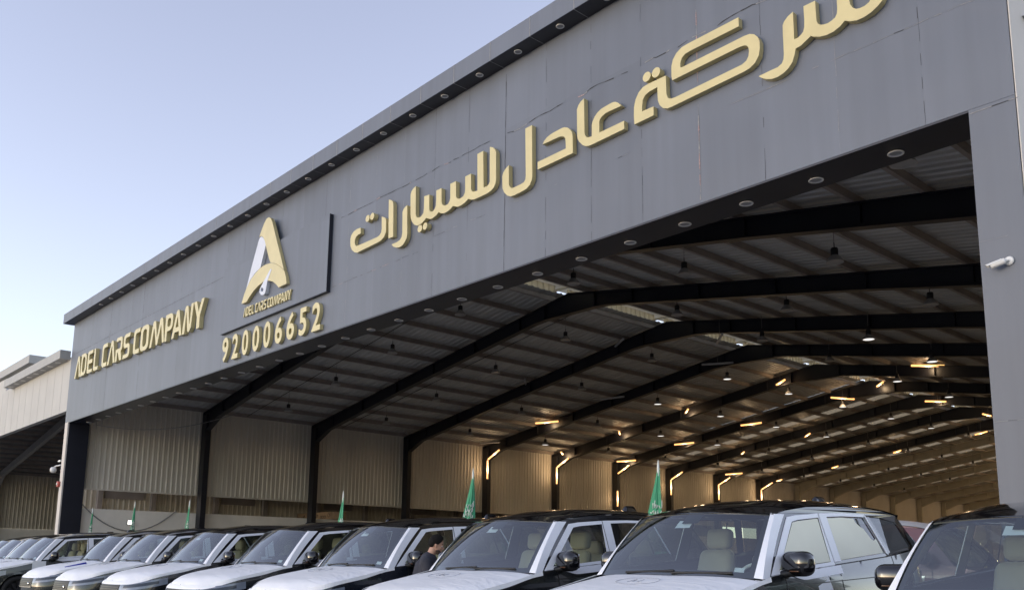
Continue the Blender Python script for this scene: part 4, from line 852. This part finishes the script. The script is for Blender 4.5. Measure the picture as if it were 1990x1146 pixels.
    m = MB(); m.grid(lambda u, w: Vector(((2*u-1)*(.83-.14*w), 4.575-.25*w-.0+.02*(1-(2*u-1)**2), 1.36+.385*w)), 12, 6); B(m, "tailgate_window", "privacy_glass")
    # grille, lower trim
    m = MB(); ix = con_x(.47)
    def gr(u, w, off): i = abs(2*u-1)*ix; p = Wp(i, w-.035, off); return Vector((p.x*(1 if u >= .5 else -1), p.y, p.z))
    m.grid(lambda u, w: gr(u, .68+.20*w, .003), 20, 4)
    for k in range(5):
        z = .70+.038*k; m.grid(lambda u, w: gr(u, z+.008*w, .012), 40, 1, 1); m.grid(lambda u, w: gr(u, z+.008+.0*w, .012-.009*w), 40, 1, 0)
    G_ = B(m, "grille", ["trim_black", "bronze_slat"])
    m = MB(); m.lathe([(0, .008), (.035, .006), (.04, 0)], 16, 0, Matrix.Translation(gr(.83, .735, .016)) @ Matrix.Rotation(R(90), 4, 'X') @ Matrix.Diagonal((1.3, .8, 1, 1))); B(m, "badge", "chrome", G_)
    m = MB(); m.grid(lambda u, w: gr(u, .655+.022*w, .014), 24, 1); B(m, "bumper_trim", "bumper_trim")
    m = MB(); m.grid(lambda u, w: gr(u, .36+.16*w, .006), 20, 3); B(m, "lower_intake", "trim_black")
    # cabin
    for x in (-.38, .38):
        st = B(seat_mesh(), "seat", "seat_beige"); st.location = (x, 2.18, .42)
        m = MB(); rbox(m, (0, .42, 1.09), (.29, .13, .21), .055, Matrix.Rotation(R(-8), 3, 'X')); m.tube([(-.06, .41, .95), (-.06, .42, 1.05)], .009, 6); m.tube([(.06, .41, .95), (.06, .42, 1.05)], .009, 6); B(m, "headrest", "seat_beige", st)
    m = MB(); rbox(m, (0, 3.28, .66), (1.36, .52, .2), .07); rbox(m, (0, 3.60, 1.02), (1.36, .18, .66), .07, Matrix.Rotation(R(-14), 3, 'X'))
    bn = B(m, "rear_bench", "seat_beige")
    for x in (-.44, .44): m = MB(); rbox(m, (x, 3.72, 1.42), (.28, .12, .19), .05); B(m, "headrest", "seat_beige", bn)
    m = MB(); rbox(m, (0, 1.70, 1.00), (1.60, .52, .30), .09); rbox(m, (.38, 1.80, 1.15), (.42, .26, .10), .045); B(m, "dashboard", "dash_dark")
    m = MB()
    for x in (-.885, .87): m.box((x, 1.5, .3), (x+.015, 4.42, 1.16))
    m.box((-.85, 1.45, .30), (.85, 4.42, .34)); m.box((-.85, 3.9, .30), (.85, 4.45, .9)); B(m, "cabin_lining", "carpet_dark")
    rot = Matrix.Rotation(R(-24), 4, 'X') @ Matrix.Rotation(R(90), 4, 'X')
    m = MB(); mt = Matrix.Translation((.38, 2.02, 1.10)) @ rot
    m.tube([mt @ Vector((.19*math.cos(k*math.pi/14), .185*math.sin(k*math.pi/14), 0)) for k in range(29)], .017, 8, cap=False); m.lathe([(0, .0), (.06, .005), (.065, -.03)], 14, 0, mt)
    for a in (0, 180, 270): m.tube([mt @ Vector((.05*math.cos(R(a)), .05*math.sin(R(a)), -.01)), mt @ Vector((.18*math.cos(R(a)), .18*math.sin(R(a)), 0))], .012, 6)
    B(m, "steering_wheel", "paper_white")
    m = MB(); m.sheet([(0, 0), (.11, 0), (.11, .15), (0, .15)], lambda p: ws_pt(.40+p[0], .74+p[1]*.9, -.02)); B(m, "paper_sheet", "paper_white")
    m = MB(); m.sheet([(0, 0), (.05, .0), (.05, .09), (0, .09)], lambda p: ws_pt(.885+p[0], .06+p[1], -.015)); B(m, "sticker", "paper_white")
    m = MB()
    for x in (-.55, .1): m.tube([ws_pt(.5+x*.5, .02, .012), ws_pt(.5+x*.5+.34, .045, .014)], .010, 6)
    B(m, "wiper", "trim_black")
    # wheels
    for a, b in ARCH:
        for s in (1, -1):
            mt = Matrix.Translation((s*.86, a, b)) @ Matrix.Rotation(R(90*s), 4, 'Y')
            m = MB(); m.lathe([(.285, -.13), (.36, -.125), (.393, -.10), (.40, -.05), (.40, .06), (.39, .10), (.36, .125), (.285, .115), (.285, -.13)], 40, 0, mt); wh_ = B(m, "wheel", "tyre")
            m = MB(); m.lathe([(.285, .115), (.27, .09), (.265, -.08)], 40, 0, mt); m.lathe([(0, .075), (.06, .075), (.07, .05)], 20, 0, mt)
            for k in range(10):
                t = 2*math.pi*k/10; c = mt @ Vector((.16*math.cos(t), .16*math.sin(t), .07)); 
                m.obox(c, (.05, .24, .035), (mt.to_3x3() @ Matrix.Rotation(t-math.pi/2, 3, 'Z')) @ Matrix.Rotation(0, 3, 'X') @ Matrix(((0, 0, 1), (0, 1, 0), (1, 0, 0))) @ Matrix(((0, 0, 1), (0, 1, 0), (1, 0, 0))))
            m.lathe([(.0, -.02), (.24, -.02)], 24, 0, mt); B(m, "rim", "rim_dark", wh_)
    return e
proto = car_proto()
CARS = [  # x of the centre, y of the nose, yaw, label
 (-5.27, 5.42, 0, "black SUV with pale covered side windows and white pillars, parked second from the grey pier"),
 (-2.42, 5.55, 0, "nearest black SUV with building mirrored in its windscreen, cut off beside the grey pier"),
 (-8.05, 5.42, 0, "white hooded black SUV between the man and the pale windowed SUV"),
 (-11.35, 5.78, 0, "white hooded SUV whose driver window the dark haired man stands beside"),
 (-14.25, 5.80, 0, "white hooded SUV with cream seats, directly beyond the one the man stands by"),
 (-17.15, 5.72, 0, "white hooded SUV parked in front of the narrow flag and brown carton"),
 (-20.05, 5.72, 0, "white hooded SUV showing full grille and headlight, below the first dark column"),
 (-22.65, 5.72, 0, "white hooded SUV with a blue rod on its hood, first after the gap"),
 (-26.35, 5.25, 0, "dark SUV showing flank, front wheel and paper sheet beside the gap"),
 (-29.2, 5.6, 0, "SUV with white pillars mostly hidden by the dark flanked one beside the gap"),
 (-31.9, 5.8, 0, "distant SUV with dark roof, second beyond the dark flanked one"),
 (-34.6, 6.1, 0, "farthest dark SUV at the far end of the row"),
]
SL = math.atan(.025)
def put(o, x, yn, yaw, label):
    o.location = (x, yn, gz(yn)); o.rotation_euler = (SL, 0, R(yaw)); tag(o, label, "car", "SUVs parked in a row before the shed")
rc = random.Random(5)
for k, c in enumerate(CARS):
    o = proto if k == 0 else copy_tree(proto); put(o, *c)
    if k == 1: o.location.z -= .105; o.location.x += .02
    for ch in list(o.children):
        nm = ch.name.split('.')[0]
        if k and nm in ("paper_sheet", "sticker") and rc.random() < .45: bpy.data.objects.remove(ch); continue
        if k > 1 and nm == "body":
            sl_ = ch.material_slots[0]; sl_.link = 'OBJECT'; sl_.material = MAT["car_paint_green" if k in (6, 7, 8) else ("car_paint_blue" if k % 3 == 0 else "car_paint")]
        if nm == "hood": ch.rotation_euler = (0, 0, rc.uniform(-.002, .002))
mar = copy_tree(proto); mar.location = (-4.3, 14.6, gz(20)+.006); mar.rotation_euler = (0, 0, R(90)); tag(mar, "maroon SUV standing across the shed opening behind the nearest parked SUVs", "car")
for ch in list(mar.children):
    nm = ch.name.split('.')[0]
    if nm in ("door_film", "pillar_film", "belt_film"): bpy.data.objects.remove(ch); continue
    if nm in ("body", "side_frame", "hood", "roof"):
        ch.data = ch.data.copy(); ch.data.materials[0] = MAT["film_smooth" if nm == "roof" else "car_maroon"]
g1c = [(1.62, ztop(1.62)+.045), (2.06, 1.645), (2.16, 1.66), (2.53, 1.69), (2.50, ztop(2.5)+.04)]; g2c = [(2.71, ztop(2.7)+.04), (2.71, 1.695), (3.0, 1.705), (3.22, 1.70), (3.24, 1.66), (3.30, 1.62), (3.36, 1.60), (3.44, 1.50), (3.49, 1.48), (3.545, 1.50), (3.60, ztop(3.6)+.045)]
for gp in (g1c, g2c):
    m = MB(); m.sheet(gp, lambda p: Vector((Xs(p[0], p[1])+.003, p[0], p[1]))); m.build("window_cover", "window_cover_cream", proto)
# loose things on the cars
b = MB(); b.tube([(-21.9, 6.66, 1.15), (-21.90, 6.45, 1.10), (-21.91, 6.22, 1.045)], .028, 10); tag(b.build("wrapped_rod", "blue_wrap"), "blue wrapped rod lying along the edge of a white hood", "rod")
def sheet_at(label, pts):
    m = MB(); m.add(pts, [(0, 1, 2, 3)]); o = m.build("paper_note", "paper_white"); o.modifiers.new("solid", 'SOLIDIFY').thickness = .003; tag(o, label, "paper")
sheet_at("white paper tag taped on the near flank of the SUV with pale windows", [(-4.278, 7.53, 1.07), (-4.278, 7.76, 1.085), (-4.318, 7.72, 1.262), (-4.318, 7.49, 1.245)])
sheet_at("white paper sheet taped to the dark flank beside the gap", [(-25.345, 6.42, .93), (-25.345, 6.74, .935), (-25.365, 6.74, 1.17), (-25.365, 6.42, 1.165)])
# ---------------------------------------------------------------- person
def evaluated(o, name):
    dg = bpy.context.evaluated_depsgraph_get(); me = bpy.data.meshes.new_from_object(o.evaluated_get(dg)); me.name = name; bpy.data.objects.remove(o); return me
def capsule(m, pts, rs, n=14):                 # tapered chain with rounded ends
    pts = [Vector(p) for p in pts]; P = []; Q = []
    d0 = (pts[0]-pts[1]).normalized(); d1 = (pts[-1]-pts[-2]).normalized()
    for t in (1., .8, .5): P.append(pts[0]+d0*rs[0]*t); Q.append(rs[0]*math.sqrt(max(0.003, 1-t*t)))
    P += pts; Q += list(rs)
    for t in (.5, .8, 1.): P.append(pts[-1]+d1*rs[-1]*t); Q.append(rs[-1]*math.sqrt(max(.003, 1-t*t)))
    m.tube(P, Q, n)
def ellipsoid(m, c, r, rot=None, nu=20, nv=14):
    rm = rot or Matrix.Identity(3); c = Vector(c)
    m.grid(lambda u, v: c+rm @ Vector((r[0]*math.sin(math.pi*v)*math.cos(2*math.pi*u), r[1]*math.sin(math.pi*v)*math.sin(2*math.pi*u), r[2]*math.cos(math.pi*v))), nu, nv)
def fuse(m, name, mat, parent, vox, smooth=4):
    o = m.build(name+"_src", mat); r = o.modifiers.new("r", 'REMESH'); r.mode = 'VOXEL'; r.voxel_size = vox
    s = o.modifiers.new("s", 'SMOOTH'); s.iterations = smooth; s.factor = .5
    me = evaluated(o, name); me.materials.clear(); me.materials.append(MAT[mat])
    for p in me.polygons: p.use_smooth = True
    q = bpy.data.objects.new(name, me); COL.objects.link(q); q.parent = parent; return q
# local axes: +X forward (the way he faces), +Y his left, Z up
man = empty("person", (-10.04, 7.45, gz(7.45)-.02), "man with dark hair and dark T-shirt looking down between two parked SUVs", "person")
man.rotation_euler = (0, 0, math.atan2(.80, .60)); man.scale = (.965, .965, .965)
sk = MB()
hip = Vector((-.06, 0, .93)); che = Vector((.0, 0, 1.24)); nk = Vector((.045, 0, 1.40)); hd = Vector((.125, 0, 1.545))
HR = Matrix.Rotation(R(14), 3, 'Y')
def H(x, y, z): return hd+HR @ Vector((x, y, z))
capsule(sk, [(-.075, 0, 1.0), (-.04, 0, 1.12), (0, 0, 1.26), (.01, 0, 1.33)], [.12, .125, .13, .10])
for s in (1, -1):
    capsule(sk, [(0, s*.06, 1.16), (0, s*.09, 1.28)], [.105, .09]); capsule(sk, [(0, s*.05, 1.34), (-.005, s*.175, 1.315)], [.06, .06])
    capsule(sk, [(0, s*.19, 1.31), (.05, s*.235, 1.06)], [.055, .042]); capsule(sk, [(.05, s*.235, 1.06), (.28, s*.13, 1.02)], [.042, .028])
    # hand: palm, four bent fingers, thumb from its side
    w = Vector((.285, s*.125, 1.02)); capsule(sk, [w, w+Vector((.05, -s*.02, -.005)), w+Vector((.085, -s*.03, -.01))], [.027, .034, .032], 10)
    for k, (ln, dz) in enumerate(((.072, .022), (.082, .008), (.076, -.008), (.060, -.022))):
        a = w+Vector((.10, -s*.035, dz-.01)); capsule(sk, [a, a+Vector((ln*.45, -s*.008, -.004)), a+Vector((ln*.8, -s*.03, -.012)), a+Vector((ln*.85, -s*.05, -.02))], [.0095, .009, .0085, .0075], 8)
    a = w+Vector((.035, -s*.02, .03)); capsule(sk, [a, a+Vector((.03, -s*.02, .025)), a+Vector((.055, -s*.03, .03))], [.012, .0105, .009], 8)
    capsule(sk, [(-.06, s*.09, .90), (-.04, s*.10, .50)], [.085, .055]); capsule(sk, [(-.04, s*.10, .50), (-.07, s*.10, .09)], [.055, .036]); capsule(sk, [(-.08, s*.10, .05), (.10, s*.115, .035)], [.04, .03])
capsule(sk, [(.02, 0, 1.35), (.045, 0, 1.42), H(-.03, 0, -.07)], [.072, .060, .062])
ellipsoid(sk, H(-.012, 0, .035), (.098, .075, .098), HR); ellipsoid(sk, H(.02, 0, -.025), (.070, .062, .088), HR)
ellipsoid(sk, H(.045, 0, -.085), (.042, .046, .034), HR)                     # jaw and chin
ellipsoid(sk, H(.072, 0, -.098), (.020, .024, .018), HR); ellipsoid(sk, H(.072, 0, .022), (.022, .052, .016), HR)   # chin, brow
capsule(sk, [H(.082, 0, .012), H(.100, 0, -.018), H(.106, 0, -.034)], [.009, .012, .0135], 10); ellipsoid(sk, H(.096, .012, -.036), (.010, .010, .008), HR); ellipsoid(sk, H(.096, -.012, -.036), (.010, .010, .008), HR)
for s in (1, -1):
    ellipsoid(sk, H(.062, s*.036, -.022), (.020, .020, .018), HR)
    er = HR @ Matrix.Rotation(R(-10), 3, 'Y'); ellipsoid(sk, H(-.012, s*.077, -.008), (.017, .009, .031), er); ellipsoid(sk, H(-.006, s*.074, -.034), (.010, .008, .012), er)
ellipsoid(sk, H(.086, 0, -.060), (.012, .022, .0055), HR); ellipsoid(sk, H(.084, 0, -.071), (.012, .020, .006), HR)
body = fuse(sk, "body", "skin", man, .0055, 3)
m = MB()
for s in (1, -1): ellipsoid(m, H(.079, s*.030, .002), (.011, .012, .009), HR, 12, 8)
m.build("eye", "eye_white", man)
m = MB()                                                                       # short hair: cap following the skull
LIM = [(0, .29), (35, .335), (58, .46), (72, .56), (84, .57), (100, .55), (116, .72), (140, .80), (180, .83)]
def cap(u, v):
    a = 2*math.pi*u; d = abs(math.degrees(math.atan2(math.sin(a), math.cos(a)))); p = v*interp(d, LIM)*math.pi
    t = 1+.018*math.sin(17*a+3)*math.sin(11*p)+.012*math.sin(31*a+9*p); f = .2+.8*sstep(0, .25, 1-v)
    return H(-.012+(.098+.010*f)*t*math.sin(p)*math.cos(a), (.075+.009*f)*t*math.sin(p)*math.sin(a), .035+(.098+.016*f)*t*math.cos(p))
m.grid(cap, 64, 28); hr = m.build("hair", "hair", man); sm_ = hr.modifiers.new("solid", 'SOLIDIFY'); sm_.thickness = .006; sm_.offset = -1
m = MB(); ellipsoid(m, H(.046, 0, -.090), (.046, .050, .034), HR); ellipsoid(m, H(.030, 0, -.070), (.048, .0655, .028), HR); bd = fuse(m, "beard", "beard", man, .006, 2)
m = MB(); 
for s in (1, -1): capsule(m, [H(.083, s*.014, .030), H(.080, s*.036, .036), H(.066, s*.052, .028)], [.004, .005, .003], 6)
m.build("eyebrow", "hair", man)
sh = MB()
capsule(sh, [(-.085, 0, .94), (-.05, 0, 1.10), (-.005, 0, 1.26), (.012, 0, 1.325)], [.165, .162, .168, .128], 24)
for s in (1, -1):
    capsule(sh, [(-.07, s*.07, .96), (0, s*.085, 1.16), (0, s*.10, 1.27)], [.132, .135, .122], 20); capsule(sh, [(-.01, s*.06, 1.335), (-.015, s*.195, 1.315)], [.09, .086], 16)
    capsule(sh, [(-.005, s*.20, 1.312), (.034, s*.235, 1.12)], [.086, .074], 16)
capsule(sh, [(.008, 0, 1.33), (.028, 0, 1.385)], [.095, .080], 18)
fuse(sh, "shirt", "shirt_dark", man, .009, 4)
tr = MB()
capsule(tr, [(-.075, 0, .98), (-.07, 0, .86)], [.135, .13], 20)
for s in (1, -1):
    capsule(tr, [(-.065, s*.085, .92), (-.045, s*.10, .50), (-.07, s*.10, .12)], [.108, .080, .062], 18)
fuse(tr, "trousers", "trousers", man, .010, 4)
for s in (1, -1):
    m = MB(); capsule(m, [(-.10, s*.10, .055), (.0, s*.105, .055), (.12, s*.118, .045)], [.052, .05, .042], 14); m.build("shoe", "shoe", man)
